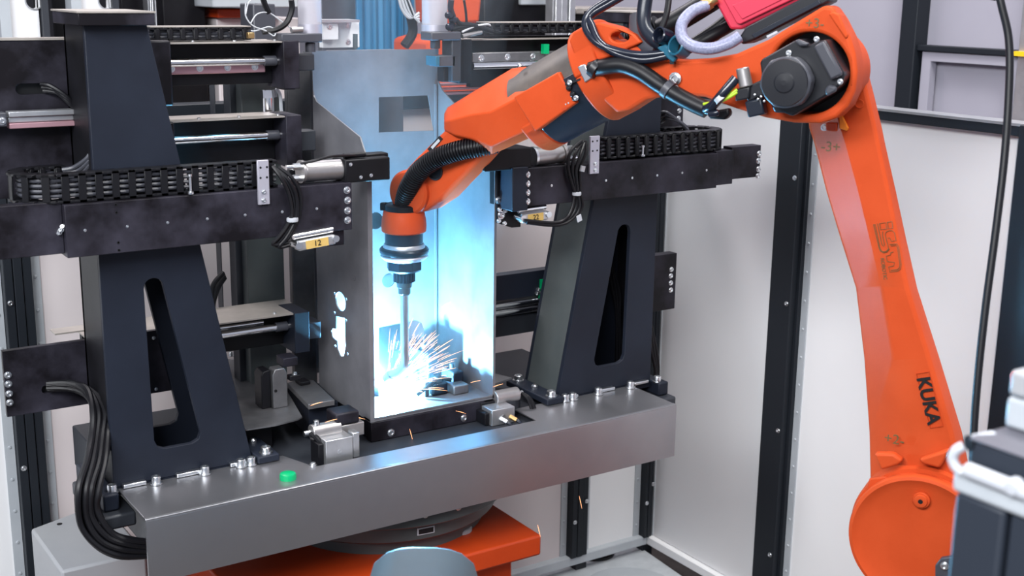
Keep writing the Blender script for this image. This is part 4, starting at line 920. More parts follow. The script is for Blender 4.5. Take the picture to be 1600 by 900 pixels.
# pipe fittings in the gap left of the workpiece
vt = thing('pipe_fitting', at(420, 190, Y=2.6), 'dark chrome pipe fitting in the gap behind the left slides', 'fitting')
MB().cyl(at(420, 190, Y=2.6), at(418, 140, Y=2.6), 0.014, 16).build('pipe', 'chrome', vt); MB().cyl(at(420, 152, Y=2.6), at(419, 140, Y=2.6), 0.019, 6).build('nut', 'chrome', vt)
MB().tube([at(432, 138, Y=2.58), at(438, 150, Y=2.58), at(440, 175, Y=2.58), at(448, 188, Y=2.58)], 0.004, 8).build('wire', 'white', vt)
# wires curling above the upper left unit
wl = thing('wire_loop', at(430, 55, Y=YS), 'thin wires looping above the upper left slide unit', 'wires')
for P, r, m_ in (([(384, 5), (384, 25), (395, 40), (415, 48), (428, 56), (430, 48), (420, 42), (400, 48), (392, 48)], 0.0014, 'silver_tag'), ([(392, 36), (402, 22), (420, 20), (438, 32), (456, 45)], 0.0014, 'silver_tag'), ([(455, 0), (456, 15), (448, 35), (432, 46), (410, 50)], 0.006, 'rubber'), ([(410, -5), (415, 10), (420, 20)], 0.006, 'rubber'), ([(384, 22), (388, 5), (398, -5)], 0.0014, 'silver_tag')):
    MB().tube([at(x, y, Y=YS+0.02+0.01*i/len(P)) for i, (x, y) in enumerate(P)], r, 6).build('wire', m_, wl)
MB().cyl(at(455, 47, Y=YS+0.02), at(472, 46, Y=YS+0.02), 0.0065, 14).build('connector', 'cylgrey', wl)
MB().box(*pbox(388, 51, 398, 60, YS, 0.012)).build('connector', 'brass', wl, bevel=0.001)
wr_ = thing('wire_loop', at(720, 60, Y=YS), 'cables and blue fittings above the upper right slide unit', 'wires')
for P, r, m_ in (([(722, 50), (740, 42), (760, 38), (766, 40)], 0.0025, 'silver_tag'), ([(705, 46), (725, 42), (745, 45)], 0.005, 'rubber'), ([(725, 0), (728, 20), (729, 36)], 0.003, 'rubber'), ([(722, 57), (735, 54), (752, 50)], 0.005, 'cylgrey'), ([(705, 0), (704, 14), (708, 28), (704, 45)], 0.007, 'hose_blue'), ([(712, 30), (720, 38), (738, 40), (770, 50)], 0.006, 'rubber')):
    MB().tube([at(x, y, Y=YS-0.01+0.01*i/len(P)) for i, (x, y) in enumerate(P)], r, 8).build('wire', m_, wr_)
for x, y in ((703, 24), (709, 31), (704, 42)): MB().lathe(at(x, y, Y=YS-0.015), FRONT, [(0.008, -0.01), (0.008, 0.0), (0.005, 0.006), (0, 0.006)], 10).build('fitting', 'hose_blue', wr_)

# ---- left front bottom: sloping grey cabinet, blue hump in front
cab = thing('sheet_metal_cover', (0.7, 2.5, 0), 'light grey sloping sheet metal cover at the bottom left', 'machine cover')
za = 0.60
A_, B_ = at(48, 826, Z=za), at(120, 799, Z=za); C_ = V((0.735, 0, za)); D_ = at(80, 905, Z=za-0.06)
MB().prism([V((A_.x, A_.y, 0)), V((B_.x, B_.y, 0)), V((C_.x, B_.y-0.1, 0)), V((C_.x, D_.y-0.1, 0)), V((D_.x, D_.y-0.1, 0))], (0, 0, za)).build('shell', 'cabinet', cab, bevel=0.006)
MB().lathe(at(93, 819, Z=za), EZ, [(0.006, 0), (0.006, 0.001), (0, 0.001)], 12).build('screw_hole', 'ink', cab)
hp = MB(); hc = dep(664, 860, 1.98)-EZ*0.022; ax = V((0.83, -0.55, 0)); 
bx_ = V((0.55, 0.83, 0))
secs = []
for tt in [i/10 for i in range(11)]:
    s = (tt-0.5)*2; h = 0.095*math.sqrt(max(0, 1-abs(s)**3.2)); secs.append((s, h))
ringf = [hc+ax*(s*0.098)+EZ*(h-0.06) for s, h in secs]
hp.prism(ringf+[hc+ax*0.098+EZ*-0.40, hc-ax*0.098+EZ*-0.40], -bx_*0.22)
tag(hp.build('motor_cover', 'bluegrey', None, 0.02, 4), 'rounded blue grey cover in front of the orange base, bottom edge', 'machine cover')

# ================================================================== ROBOT
robot = thing('industrial_robot', rob(1430, 1250, -0.05), 'orange six-axis welding robot reaching over the table', 'robot')
VL = -0.03                                     # front of the link arm
# ---- link arm: faceted column
st = [(95, 1255, 1292, 1344, 1352), (150, 1258, 1300, 1356, 1366), (200, 1264, 1313, 1368, 1378), (225, 1272, 1321, 1373, 1383), (300, 1291, 1341, 1389, 1400), (370, 1312, 1358, 1402, 1415), (450, 1337, 1377, 1418, 1433), (560, 1350, 1395, 1452, 1468), (675, 1358, 1413, 1487, 1503), (760, 1360, 1424, 1506, 1520), (860, 1372, 1430, 1510, 1530)]
secs = []
for y, l, lr, rr, r in st:
    L, LR, RR, R = rob(l, y, VL-0.055), rob(lr, y, VL), rob(rr, y, VL), rob(r, y, VL-0.03)
    secs.append([L, LR, RR, R, rob(r, y, VL-0.115), rob(l+6, y, VL-0.115)])
link = MB().loft(secs).build('link_arm', 'orange', robot, bevel=0.006, seg=3)
# shoulder hub
hc = rob(1434, 848, VL+0.035); hr_ = (rob(1326, 848, VL+0.035)-hc).length
MB().lathe(hc, RN, [(hr_*0.99, -0.15), (hr_*0.99, -0.018), (hr_, -0.006), (hr_*0.985, 0.0), (hr_*0.94, 0.002), (hr_*0.90, -0.001), (hr_*0.80, -0.006), (hr_*0.5, -0.008), (0, -0.008)], 96).build('shoulder_hub', 'orange', robot)
hc2 = rob(1440, 838, VL+0.012)
MB().lathe(hc2, RN, [(hr_*1.04, -0.10), (hr_*1.04, -0.01), (hr_*1.02, 0.0), (hr_*0.5, 0.0)], 96).build('shoulder_collar', 'orange', robot)
pc = rob(1440, 781, VL+0.031)
plug = MB().lathe(pc, RN, [(0.016, -0.004), (0.016, 0.004), (0.0145, 0.006), (0.0125, 0.006), (0.0115, 0.010), (0.007, 0.011), (0.0045, 0.011), (0.004, 0.004), (0, 0.004)], 28).build('hub_plug', 'orange', robot)
MB().lathe(pc+RN*0.0105, RN, [(0.0044, 0), (0.0044, 0.0008), (0, 0.0008)], 14).build('plug_bore', 'ink', plug)
bk = MB().prism([rob(x, y, VL+0.03) for x, y in ((1463, 880), (1472, 869), (1490, 866), (1500, 880), (1500, 915), (1463, 915))], RN*0.012).build('stop_bracket', 'motor_grey', robot, bevel=0.002)
bolt(robot, rob(1476, 884, VL+0.044), RN, 0.006, 0.006)
ear = MB().prism([rob(x, y, VL+0.003) for x, y in ((1360, 745), (1385, 741), (1400, 752), (1386, 768), (1356, 764))], RN*0.012).build('hub_ear', 'orange', robot, bevel=0.003)
# the robot's turret and foot below the frame
bc = V((hc.x, hc.y, 0))-RN*0.20
MB().lathe(bc, EZ, [(0.17, 0.0), (0.17, 0.03), (0.14, 0.05), (0.13, hc.z-0.42), (0.15, hc.z-0.40), (0.15, hc.z-0.30), (0.0, hc.z-0.30)], 48).build('robot_foot', 'orange', robot)
MB().obox(V((bc.x, bc.y, hc.z-0.15)), RN*0.055, ARM*0.09, EZ*0.15).build('turret', 'orange', robot, bevel=0.02, seg=3)
# wedge stops on the foot of the link
for pts, tip in ((((1369, 704), (1399, 704), (1414, 715), (1406, 722), (1380, 730)), 0.020), (((1438, 713), (1485, 698), (1476, 720), (1471, 727), (1445, 720)), 0.020)):
    MB().prism([rob(x, y, VL+0.0005) for x, y in pts], RN*tip).build('end_stop', 'orange', robot, bevel=0.005, seg=3)

# ---- elbow housing with round motor recess
VH = 0.078
outl = [(903, 98), (925, 72), (960, 62), (1000, 74), (1030, 89), (1065, 94), (1105, 92), (1150, 84), (1200, 62), (1245, 34), (1288, 8), (1300, 10), (1314, 30), (1328, 58), (1336, 84), (1339, 112), (1336, 142), (1326, 166), (1308, 184), (1282, 193), (1240, 192), (1195, 184), (1150, 170), (1100, 152), (1050, 148), (1010, 156), (985, 172), (963, 177), (945, 160), (922, 132)]
rc = rob(1263, 115, VH); rr_ = (rob(1263+64, 115, VH)-rc).length
EU = EZ; ES = EZ.cross(RN).normalized()
hous = MB().prism([rob(x, y, VH) for x, y in outl], -RN*0.055, [circ(rc, ES, EU, rr_, 48)]).build('elbow_housing', 'orange', robot, bevel=0.008, seg=3)
MB().prism([rob(x, y, VH-0.0555) for x, y in ((925, 90), (960, 78), (1030, 100), (1105, 102), (1180, 90), (1190, 170), (1150, 162), (1100, 146), (1050, 142), (1010, 148), (965, 165), (935, 140))], -RN*0.10).build('elbow_body', 'orange', robot, bevel=0.008, seg=3)
MB().lathe(rc-RN*0.125, RN, [(rr_*1.1, 0), (rr_*1.1, 0.069), (rr_*0.99, 0.0695), (0, 0.0695)], 48).build('elbow_bearing', 'orange', robot)
MB().lathe(rc-RN*0.0555, RN, [(rr_*0.99, 0), (rr_*0.99, 0.003), (0, 0.003)], 48).build('recess_floor', 'ink', robot)
# raised fin at the top right of the housing
MB().prism([rob(x, y, VH+0.004) for x, y in ((1294, 22), (1301, 18), (1311, 22), (1325, 56), (1321, 62))], -RN*0.04).build('housing_fin', 'orange', robot, bevel=0.003)
MB().lathe(rob(1343, 162, VL+0.002), RN, [(0.008, 0), (0.008, 0.002), (0.0065, 0.002), (0.0065, 0.0005), (0, 0.0005)], 22).build('cast_ring', 'orange', robot)
# reference pointer under the hub
MB().prism([rob(x, y, VL+0.001) for x, y in ((1313, 182), (1317, 180), (1327, 200), (1325, 204), (1313, 200))], RN*0.008).build('pointer', 'amber', robot, bevel=0.001)
bolt(robot, rob(1288, 199, VL+0.002), RN, 0.005, 0.006); MB().obox(rob(1300, 198, VL+0.006), ES*0.010, EU*0.008, RN*0.006).build('pointer_block', 'orange_dark', robot, bevel=0.002)
# ---- elbow motor
motor = MB()
mp = lambda X, Y: (1140+X/4.09, 20+Y/4.09)
body = [(192, 320), (205, 296), (405, 182), (440, 165), (475, 200), (515, 205), (545, 186), (612, 170), (735, 390), (728, 420), (700, 470), (640, 520), (400, 662), (345, 640), (285, 640), (262, 590), (205, 460), (200, 380)]
mo = MB().prism([rob(*mp(*p), 0.115) for p in body], -RN*0.10).build('elbow_motor', 'motor', robot, bevel=0.004, seg=2)
dc = rob(*mp(385, 440), 0.116); dr = (rob(*mp(545, 440), 0.116)-dc).length
scal = []
for i in range(72):
    a = 2*math.pi*i/72; k = 1+0.035*max(0, math.sin(a*6+0.7))**2; scal.append(dc+(ES*math.cos(a)+EU*math.sin(a))*dr*k)
MB().prism(scal, RN*0.030).build('motor_cover', 'motor_grey', mo, bevel=0.004, seg=2)
MB().lathe(dc+RN*0.030, RN, [(dr*0.93, 0), (dr*0.90, 0.003), (dr*0.42, 0.004), (dr*0.36, 0.0055), (dr*0.1, 0.0065), (0, 0.0065)], 48).build('cover_face', 'motor', mo, angle=3)
MB().prism([rob(*mp(*p), 0.116) for p in ((545, 215), (612, 176), (730, 388), (720, 400), (655, 430))], RN*0.012).build('motor_cap', 'motor_grey', mo, bevel=0.004)
MB().prism([rob(*mp(*p), 0.116) for p in ((420, 178), (450, 168), (520, 195), (500, 212), (455, 215))], RN*0.010).build('motor_lug', 'motor_grey', mo, bevel=0.004)
MB().prism([rob(*mp(*p), 0.116) for p in ((610, 490), (640, 455), (690, 470), (690, 500), (625, 535))], RN*0.008).build('motor_lug', 'motor_grey', mo, bevel=0.004)
for p in ((708, 440), (556, 168), (378, 256)): bolt(mo, rob(*mp(*p), 0.1165), RN, 0.0038, 0.004)
# motor plugs and their leads
pl1 = MB().cyl(rob(1160, 106, 0.11), rob(1166, 136, 0.11), 0.012, 20, 0.0125).build('power_plug', 'cylgrey', mo, bevel=0.002)
MB().obox(rob(1163, 146, 0.105), ES*0.013+EU*0.003, EU*0.011, RN*0.012).build('plug_base', 'motor', mo, bevel=0.003)
MB().obox(rob(1186, 140, 0.10), ES*0.022+EU*0.011, EU*0.012-ES*0.006, RN*0.010).build('terminal_box', 'motor', mo, bevel=0.003)
MB().obox(rob(1182, 168, 0.105), ES*0.015+EU*0.004, EU*0.014-ES*0.004, RN*0.012).build('terminal_box', 'tube_dark', mo, bevel=0.003)
for i in range(6): MB().lathe(rob(1180+i*5, 148+((i*7) % 11), 0.118), RN, [(0.0022, 0), (0.0022, 0.004), (0, 0.005)], 8).build('terminal_screw', 'zinc', mo)
# ---- forearm
fa, fbp = rob(935, 117, 0), rob(835, 172, 0); fd = (fbp-fa).normalized()
TR = 0.083
MB().cyl(fa-fd*0.04, fbp+fd*0.005, TR, 64).build('forearm_tube', 'tube_grey', robot)
# dark half shell round the lower side
up_ = RN.cross(fd).normalized(); up_ = up_ if up_.z > 0 else -up_
def shell(c0, c1, r0, r1, a0, a1, n=24):
    mb = MB(); secs = []
    for i in range(n+1):
        a = math.radians(a0+(a1-a0)*i/n); d = RN*math.cos(a)+up_*math.sin(a)
        secs.append([c0+d*r0, c0+d*r1, c1+d*r1, c1+d*r0])
    return mb.loft(secs)
shell(fa-fd*0.012, fbp-fd*0.034, TR+0.0005, TR+0.006, -200, 8).build('forearm_cover', 'tube_dark', robot, bevel=0.0015)
shell(fa-fd*0.05, fa+fd*0.006, TR-0.002, TR+0.014, 0, 360, 64).build('elbow_flange', 'orange', robot, bevel=0.004)
shell(fbp-fd*0.034, fbp+fd*0.004, TR-0.002, TR+0.007, -185, -20, 48).build('wrist_collar', 'orange', robot, bevel=0.004)
# yoke ears round the hose
for v0, v1 in ((0.045, 0.086), (-0.085, -0.05)):
    e_ = MB().prism([rob(x, y, v1) for x, y in ((889, 64), (896, 50), (915, 40), (935, 35), (962, 42), (990, 54), (1003, 66), (985, 74), (955, 88), (906, 104), (899, 92))], -RN*(v1-v0), [circ(rob(968, 58, v1), ES*1.6, EU*0.8, 0.012, 18)]).build('yoke_ear', 'orange', robot, bevel=0.007, seg=3)
# side plate on the forearm
vp = 0.0905
cp = MB().prism([rob(x, y, vp) for x, y in ((802, 152), (872, 112), (901, 160), (836, 206))], -RN*0.022).build('forearm_plate', 'orange', robot, bevel=0.003)
for x, y in ((884, 163), (888, 161)): MB().lathe(rob(x, y, vp), RN, [(0.0018, 0), (0.0014, 0.0008), (0, 0.0008)], 8).build('rivet', 'white', cp)
for x, y in ((882, 170), (827, 204)): MB().obox(rob(x, y, vp+0.0002), fd*0.006, up_*0.0025, RN*0.0006).build('plate_slot', 'orange_dark', cp)
for x, y in ((845, 122), (813, 104)): bolt(robot, rob(x, y, 0.05), up_, 0.004, 0.006)
MB().prism([rob(x, y, 0.088) for x, y in ((906, 104), (918, 99), (928, 122), (918, 129))], RN*0.012).build('hose_bracket', 'zinc', robot, bevel=0.002)
for x, y in ((891, 128), (890, 137), (896, 147), (899, 153)): MB().lathe(rob(x, y, 0.09), RN, [(0.0055, 0), (0.0055, 0.006), (0.003, 0.009), (0, 0.009)], 10).build('clamp_stud', 'motor', robot)
MB().obox(rob(896, 128, 0.094), ES*0.016+EU*0.006, EU*0.002, RN*0.004).build('clamp_strap', 'motor', robot)
for x, y in ((890, 129), (900, 153)): bolt(robot, rob(x, y, 0.098), RN, 0.004, 0.004)
# ---- wrist hood
hs = []
for (tx, ty), (bx_, by_), w in (((694, 178), (694, 206), 0.042), ((699, 168), (712, 216), 0.058), ((735, 146), (738, 225), 0.07), ((765, 128), (768, 241), 0.080), ((800, 107), (815, 220), 0.088), ((822, 104), (840, 206), 0.088)):
    T, B = rob(tx, ty, 0), rob(bx_, by_, 0.0)
    L = lambda k: (tx+(bx_-tx)*k, ty+(by_-ty)*k)
    F1, F2, F3 = rob(*L(0.06), w*0.35), rob(*L(0.42), w), rob(*L(0.90), w*0.9)
    P0 = lambda k, v: rob(*L(k), 0)-RN*v
    hs.append([rob(*L(0.0), 0.0), F1, F2, F3, rob(*L(1.0), w*0.45), P0(0.98, w*0.5), P0(0.8, w), P0(0.4, w), P0(0.06, w*0.4)])
MB().loft(hs).build('wrist_hood', 'orange', robot, bevel=0.006, seg=3)
# ---- wrist fork and A5 joint
MB().prism([rob(x, y, 0.036) for x, y in ((712, 186), (690, 207), (650, 246), (630, 268), (620, 285), (626, 318), (645, 332), (664, 331), (690, 314), (730, 272), (758, 240), (765, 215))], -RN*0.078).build('wrist_fork', 'orange', robot, bevel=0.010, seg=3)
j5 = rob(641, 300, 0.036); jr = 0.048
MB().lathe(j5, RN, [(jr*1.02, -0.06), (jr*1.02, 0.0), (jr, 0.008), (jr*0.9, 0.013), (jr*0.5, 0.016), (0, 0.017)], 48).build('wrist_joint', 'orange', robot)
MB().lathe(rob(680, 268, 0.036), RN, [(0.019, -0.002), (0.019, 0.002), (0.016, 0.003), (0.0155, 0.001), (0, 0.001)], 28).build('joint_bore', 'motor', robot)
tg = MB().prism([rob(x, y, 0.0375) for x, y in ((668, 233), (673, 238), (692, 217), (687, 212))], RN*0.001).build('rating_label', 'ink', robot)
MB().prism([rob(x, y, 0.0390) for x, y in ((673, 230), (676, 233), (688, 220), (685, 217))], RN*0.0004).build('label_print', 'silver_tag', tg)
# ---- corrugated conduit
def spline(P, n):
    P = [V(p) for p in P]; Q = []
    for i in range(len(P)-1):
        p0, p1, p2, p3 = P[max(i-1, 0)], P[i], P[i+1], P[min(i+2, len(P)-1)]
        for k in range(n):
            t = k/n; Q.append(0.5*((2*p1)+(-p0+p2)*t+(2*p0-5*p1+4*p2-p3)*t*t+(-p0+3*p1-3*p2+p3)*t**3))
    return Q+[P[-1]]
def corrugated(P, r, n, name, m, parent):
    Q = spline(P, n); L = [0]
    for a, b in zip(Q, Q[1:]): L.append(L[-1]+(b-a).length)
    R = []
    step = 0.0058; S = []; s = 0; i = 0
    while s < L[-1]:
        while i < len(L)-2 and L[i+1] < s: i += 1
        S.append(Q[i].lerp(Q[i+1], (s-L[i])/max(L[i+1]-L[i], 1e-9))); s += step/4
    R = [r*(1.0 if (k % 4) in (0, 1) else 0.82) for k in range(len(S))]
    return MB().tube(S, r, 20, smooth=0, radii=R).build(name, m, parent, angle=60)
corrugated([rob(x, y, v) for x, y, v in ((775, 224, 0.02), (750, 229, 0.04), (715, 236, 0.055), (682, 248, 0.06), (655, 268, 0.06), (638, 295, 0.055), (630, 324, 0.03))], 0.0215, 14, 'conduit', 'rubber', robot)
corrugated([rob(x, y, v) for x, y, v in ((985, 66, 0.0), (1005, 55, 0.0), (1030, 40, 0.0))], 0.022, 14, 'conduit', 'rubber', robot)
# ---- hoses along the elbow
def hose(pts, r, m, name='hose', parent=None): return MB().tube([rob(x, y, v) for x, y, v in pts], r, 14, smooth=8).build(name, m, parent or robot)
hose(((925, 108, 0.09), (945, 104, 0.10), (972, 102, 0.10), (1000, 112, 0.10), (1030, 132, 0.10), (1060, 150, 0.10), (1085, 163, 0.10), (1105, 172, 0.10)), 0.0155, 'rubber', 'dress_hose')
for x, y in ((1043, 139), (930, 107)):
    a_ = rob(x-4, y-3, 0.10); b_ = rob(x+5, y+4, 0.10); MB().cyl(a_, b_, 0.0185, 20).build('hose_clamp', 'motor_grey' if x > 1000 else 'motor', robot, bevel=0.001)
bolt(robot, rob(1055, 123, 0.082), RN, 0.009, 0.008, 'clamp_bolt')
for dy, r in ((0, 0.0075), (13, 0.0075)):
    hose(((1000, -25+dy*0.3, 0.06), (955, -2+dy*0.5, 0.07), (922, 20+dy*0.4, 0.08), (915+dy*0.8, 42, 0.09), (932+dy*0.4, 66+dy*0.0, 0.10), (965, 80+dy*0.35, 0.10), (1005, 86+dy*0.6, 0.10), (1045, 82+dy*0.4, 0.09)), r, 'hose_blue', 'loop_hose')
hose(((1012, -20, 0.05), (1006, 20, 0.06), (1008, 45, 0.07), (1022, 62, 0.08), (1036, 70, 0.085)), 0.0135, 'tube_dark', 'feed_hose')
hose(((1000, 25, 0.03), (1000, 55, 0.045), (1012, 72, 0.06), (1030, 80, 0.07)), 0.020, 'motor_grey', 'feed_hose')
hose(((1160, -30, -0.02), (1100, 8, -0.01), (1060, 32, 0.0), (1020, 52, 0.0)), 0.021, 'rubber', 'main_hose')
hose(((1105, 8, 0.06), (1082, 18, 0.08), (1066, 36, 0.10), (1066, 58, 0.11), (1082, 72, 0.11), (1110, 76, 0.11), (1138, 68, 0.10), (1156, 57, 0.09)), 0.0108, 'braid', 'braided_hose')
hose(((1046, -10, 0.05), (1042, 20, 0.07), (1034, 45, 0.085)), 0.006, 'rubber', 'thin_hose')
hose(((1150, 35, -0.03), (1120, 52, 0.0), (1090, 68, 0.02), (1060, 80, 0.05)), 0.012, 'rubber', 'lower_hose')
for k in range(3): hose(((1135, 30+6*k, -0.05), (1115, 46+6*k, -0.04), (1085, 66+3*k, -0.02)), 0.010, 'rubber', 'rear_hose')
MB().cyl(rob(1101, 9, 0.06), rob(1109, 3, 0.055), 0.0135, 6).build('brass_nut', 'brass', robot); MB().cyl(rob(1109, 3, 0.055), rob(1118, -3, 0.05), 0.011, 18).build('brass_nipple', 'brass', robot)
def clip(x, y, v, r, m):
    c = rob(x, y, v); d = (RN*0.85-ES*0.35+EU*0.25).normalized()
    e = MB().lathe(c, d, [(r, -0.014), (r, 0.012), (r*0.86, 0.014), (r*0.78, 0.012), (r*0.76, -0.012), (0, -0.012)], 28).build('pipe_clip', m, robot, bevel=0.0)
    MB().lathe(c+d*0.0, d, [(r*0.75, -0.011), (0, -0.011)], 20).build('clip_bore', 'ink', e); return e
clip(1036, 57, 0.095, 0.0155, 'hose_blue'); clip(1062, 73, 0.10, 0.019, 'cyan_lit_clip')
MB().prism([rob(x, y, 0.085) for x, y in ((1030, 74), (1048, 92), (1056, 98), (1062, 90), (1044, 68))], RN*0.014).build('clip_foot', 'cyan_lit_clip', robot, bevel=0.003)
MB().prism([rob(x, y, 0.085) for x, y in ((1049, 92), (1057, 92), (1056, 100), (1050, 100))], RN*0.010).build('clip_screw', 'motor', robot)
# yellow-green earth leads at the plug
for k in range(2): hose(((1100, 163+3*k, 0.11), (1115, 160+3*k, 0.12), (1135, 152+2*k, 0.12), (1152, 140+4*k, 0.115)), 0.0032, 'yellowgreen', 'earth_lead')
hose(((1098, 172, 0.10), (1112, 166, 0.12), (1128, 148, 0.125), (1150, 122, 0.115)), 0.009, 'hose_blue', 'motor_lead')
hose(((1098, 174, 0.105), (1120, 176, 0.12), (1108, 178, 0.12)), 0.006, 'hose_blue', 'motor_lead')
MB().cyl(rob(1122, 152, 0.126), rob(1127, 158, 0.126), 0.0105, 12).build('lead_tie', 'white', robot)
MB().prism([rob(x, y, 0.06) for x, y in ((1120, 172), (1143, 168), (1146, 178), (1138, 186), (1112, 184))], RN*0.02).build('rubber_guard', 'rubber', robot, bevel=0.004)
# ---- black cable tray with red feeder box on top
MB().prism([rob(x, y, 0.065) for x, y in ((1152, 62), (1165, 42), (1285, -20), (1297, 2), (1180, 62), (1160, 70))], -RN*0.06).build('cable_tray', 'motor', robot, bevel=0.004)
MB().prism([rob(x, y, 0.067) for x, y in ((1175, 54), (1280, 0), (1284, 6), (1180, 60))], RN*0.004).build('tray_lip', 'tube_dark', robot, bevel=0.001)
MB().prism([rob(x, y, 0.07) for x, y in ((1198, 56), (1214, 48), (1216, 51), (1200, 59))], RN*0.003).build('tray_tab', 'white', robot)
feeder = thing('wire_feeder', rob(1145, 50, 0.02), 'crimson wire feeder box on top of the robot elbow', 'wire feeder')
F0 = [(1112, -6), (1140, 46), (1157, 46), (1262, -4), (1320, -60), (1150, -70)]
MB().prism([rob(x, y, 0.045) for x, y in F0], -RN*0.11).build('case', 'redbox', feeder, bevel=0.005, seg=2)
MB().prism([rob(x, y, 0.047) for x, y in ((1128, -8), (1152, 36), (1158, 38), (1255, -8), (1250, -40), (1140, -40))], RN*0.006).build('lid', 'redbox', feeder, bevel=0.002)
MB().prism([rob(x, y, 0.0535) for x, y in ((1145, 8), (1160, 30), (1225, -2), (1215, -20))], RN*0.002).build('label_field', 'redbox', feeder, bevel=0.001)
# ---- writing
def dirpx(x0, y0, x1, y1, v): return rob(x1, y1, v)-rob(x0, y0, v)
vt = VL+0.0008
text_mesh('lettering', 'KUKA', rob(1450, 626, vt+0.002), dirpx(1441, 590, 1459, 664, vt), dirpx(1441, 600, 1466, 594, vt), 0.034, 'ink', robot, 0.0008, stroke=0.0009)
fr = [(1431, 583), (1452, 580), (1474, 666), (1453, 669)]
ip = [(1432.2, 584.2), (1451.2, 581.4), (1472.8, 665), (1453.6, 667.8)]
MB().prism([rob(x, y, vt) for x, y in fr], RN*0.0016, [[rob(x, y, vt) for x, y in ip]]).build('lettering_frame', 'orange_dark', robot)
text_mesh('axis_mark', '+3-', rob(1273, 37, VH+0.0006), ES, EU, 0.024, 'logo', robot, 0.0005)
text_mesh('axis_mark', '-3+', rob(1298, 230, vt+0.0006), ES, EU, 0.026, 'logo', robot, 0.0005)
text_mesh('axis_mark', '+2-', rob(1397, 687, vt+0.0012), ES, EU+ES*0.1, 0.027, 'logo', robot, 0.0005)
lg = lambda X, Y: rob(1340+X/6, 330+Y/6, vt+0.0012)
strokes = [
    [(148, 125), (162, 122), (208, 345), (218, 368), (240, 380), (268, 374), (288, 355), (283, 320), (262, 240), (258, 212), (270, 192), (295, 182), (325, 182), (345, 205), (360, 275), (315, 282), (300, 250), (282, 252)],
    [(185, 118), (226, 310), (243, 328), (252, 318), (232, 225), (235, 190)],
    [(148, 125), (200, 345), (212, 372), (240, 390), (275, 382), (296, 352)],
    [(205, 116), (216, 172), (272, 166), (262, 106), (205, 116)], [(278, 104), (288, 164), (330, 158), (322, 97), (278, 104)],
    [(300, 312), (368, 306), (386, 335), (408, 500), (402, 540), (378, 560), (300, 570), (290, 522), (338, 512), (346, 480), (278, 472), (266, 420), (306, 410), (310, 388), (335, 382)],
    [(310, 325), (360, 320), (374, 345), (395, 500), (390, 528), (372, 546), (310, 554)]]
for s_ in strokes: MB().tube([lg(*p) for p in s_], 0.0006, 5, smooth=0).build('logo_stroke', 'logo', robot)
text_mesh('logo_lettering', 'ROBOTIC', lg(243, 540), lg(260, 650)-lg(225, 430), lg(280, 530)-lg(243, 540), 0.0095, 'logo', robot, 0.0003)

# ================================================================== TORCH
TX = 631; VT = 0.03
tz = lambda y: rob(TX, y, VT).z
tc = rob(TX, 330, VT); sc_ = (tc-CAM).dot(_fw)/F_PX
def tl_(name, prof, m, parent, seg=40, bevel=0.0):
    base_ = V((tc.x, tc.y, 0)); return MB().lathe(base_, EZ, [(r*sc_, tz(y)) for r, y in prof[::-1]], seg).build(name, m, parent, bevel)
torch = thing('welding_torch', V((tc.x, tc.y, tz(600))), 'welding torch hanging from the robot wrist into the workpiece', 'welding torch')
tl_('wrist_cap', [(0, 327), (29, 327), (32, 330), (34.5, 342), (35.5, 352), (35, 360), (33, 362), (0, 362)], 'orange', torch, 56)
wc = tl_('clamp_ring', [(0, 318), (27, 318), (30, 320), (30, 328), (0, 328)], 'rubber', torch, 40)
for s in (-1, 1): MB().obox(V((tc.x, tc.y, tz(323)))+_r0*(s*0.043), _r0*0.006, RN*0.006, EZ*0.009).build('clamp_lug', 'rubber', wc, bevel=0.002)
tl_('torch_body', [(0, 362), (30, 362), (30, 384), (0, 384)], 'tube_dark', torch, 40)
for n_, pr in (('flange', [(0, 379), (31, 380), (33, 383), (33, 386), (0, 386)]), ('flange_disc', [(0, 386), (37, 386.5), (39, 389), (39, 393), (37, 396), (0, 396)]), ('lock_ring', [(0, 397), (36, 397), (37.5, 399), (36, 402), (32, 405), (0, 405)])): tl_(n_, pr, 'alu' if n_ == 'flange' else ('tube_dark' if n_ == 'flange_disc' else 'alu_lilac'), torch, 48)
tl_('hex_nut', [(0, 405), (28, 405), (28, 420), (25, 423), (0, 423)], 'pylon', torch, 8)
sp_ = MB()
for i in range(18):
    a = 2*math.pi*i/18; c = V((tc.x, tc.y, 0))+V((math.cos(a), math.sin(a), 0))*(15.5*sc_)
    sp_.cyl(V((c.x, c.y, tz(439))), V((c.x, c.y, tz(423))), 2.2*sc_, 8)
sp_.lathe(V((tc.x, tc.y, 0)), EZ, [(15*sc_, tz(440)), (15*sc_, tz(423))], 24); sp_.build('knurled_ring', 'pylon', torch)
tl_('neck_socket', [(0, 440), (12.5, 440), (12, 448), (10, 449), (10, 458), (8, 460), (0, 460)], 'pylon_side', torch, 28)
arc_p = at(603, 612, Y=2.44)
npts = [V((tc.x, tc.y, tz(458))), V((tc.x, tc.y, tz(500))), V((tc.x, tc.y, tz(545))), V((tc.x, tc.y, tz(562)))+(arc_p-tc)*0.02]
e_ = V((arc_p.x, arc_p.y, arc_p.z+0.03)); dd = (npts[-1]-e_)
npts += [npts[-1].lerp(e_, 0.35)+V((0, 0, -0.006)), e_+dd*0.25]
MB().tube(npts, 0.0095, 18, smooth=8).build('swan_neck', 'cylgrey', torch)
MB().cyl(e_+dd*0.28, e_-dd*0.02, 0.0115, 20, 0.0095).build('nozzle', 'cylgrey', torch)
MB().cyl(e_, e_.lerp(arc_p, 0.7), 0.0016, 8).build('wire_tip', 'brass', torch)

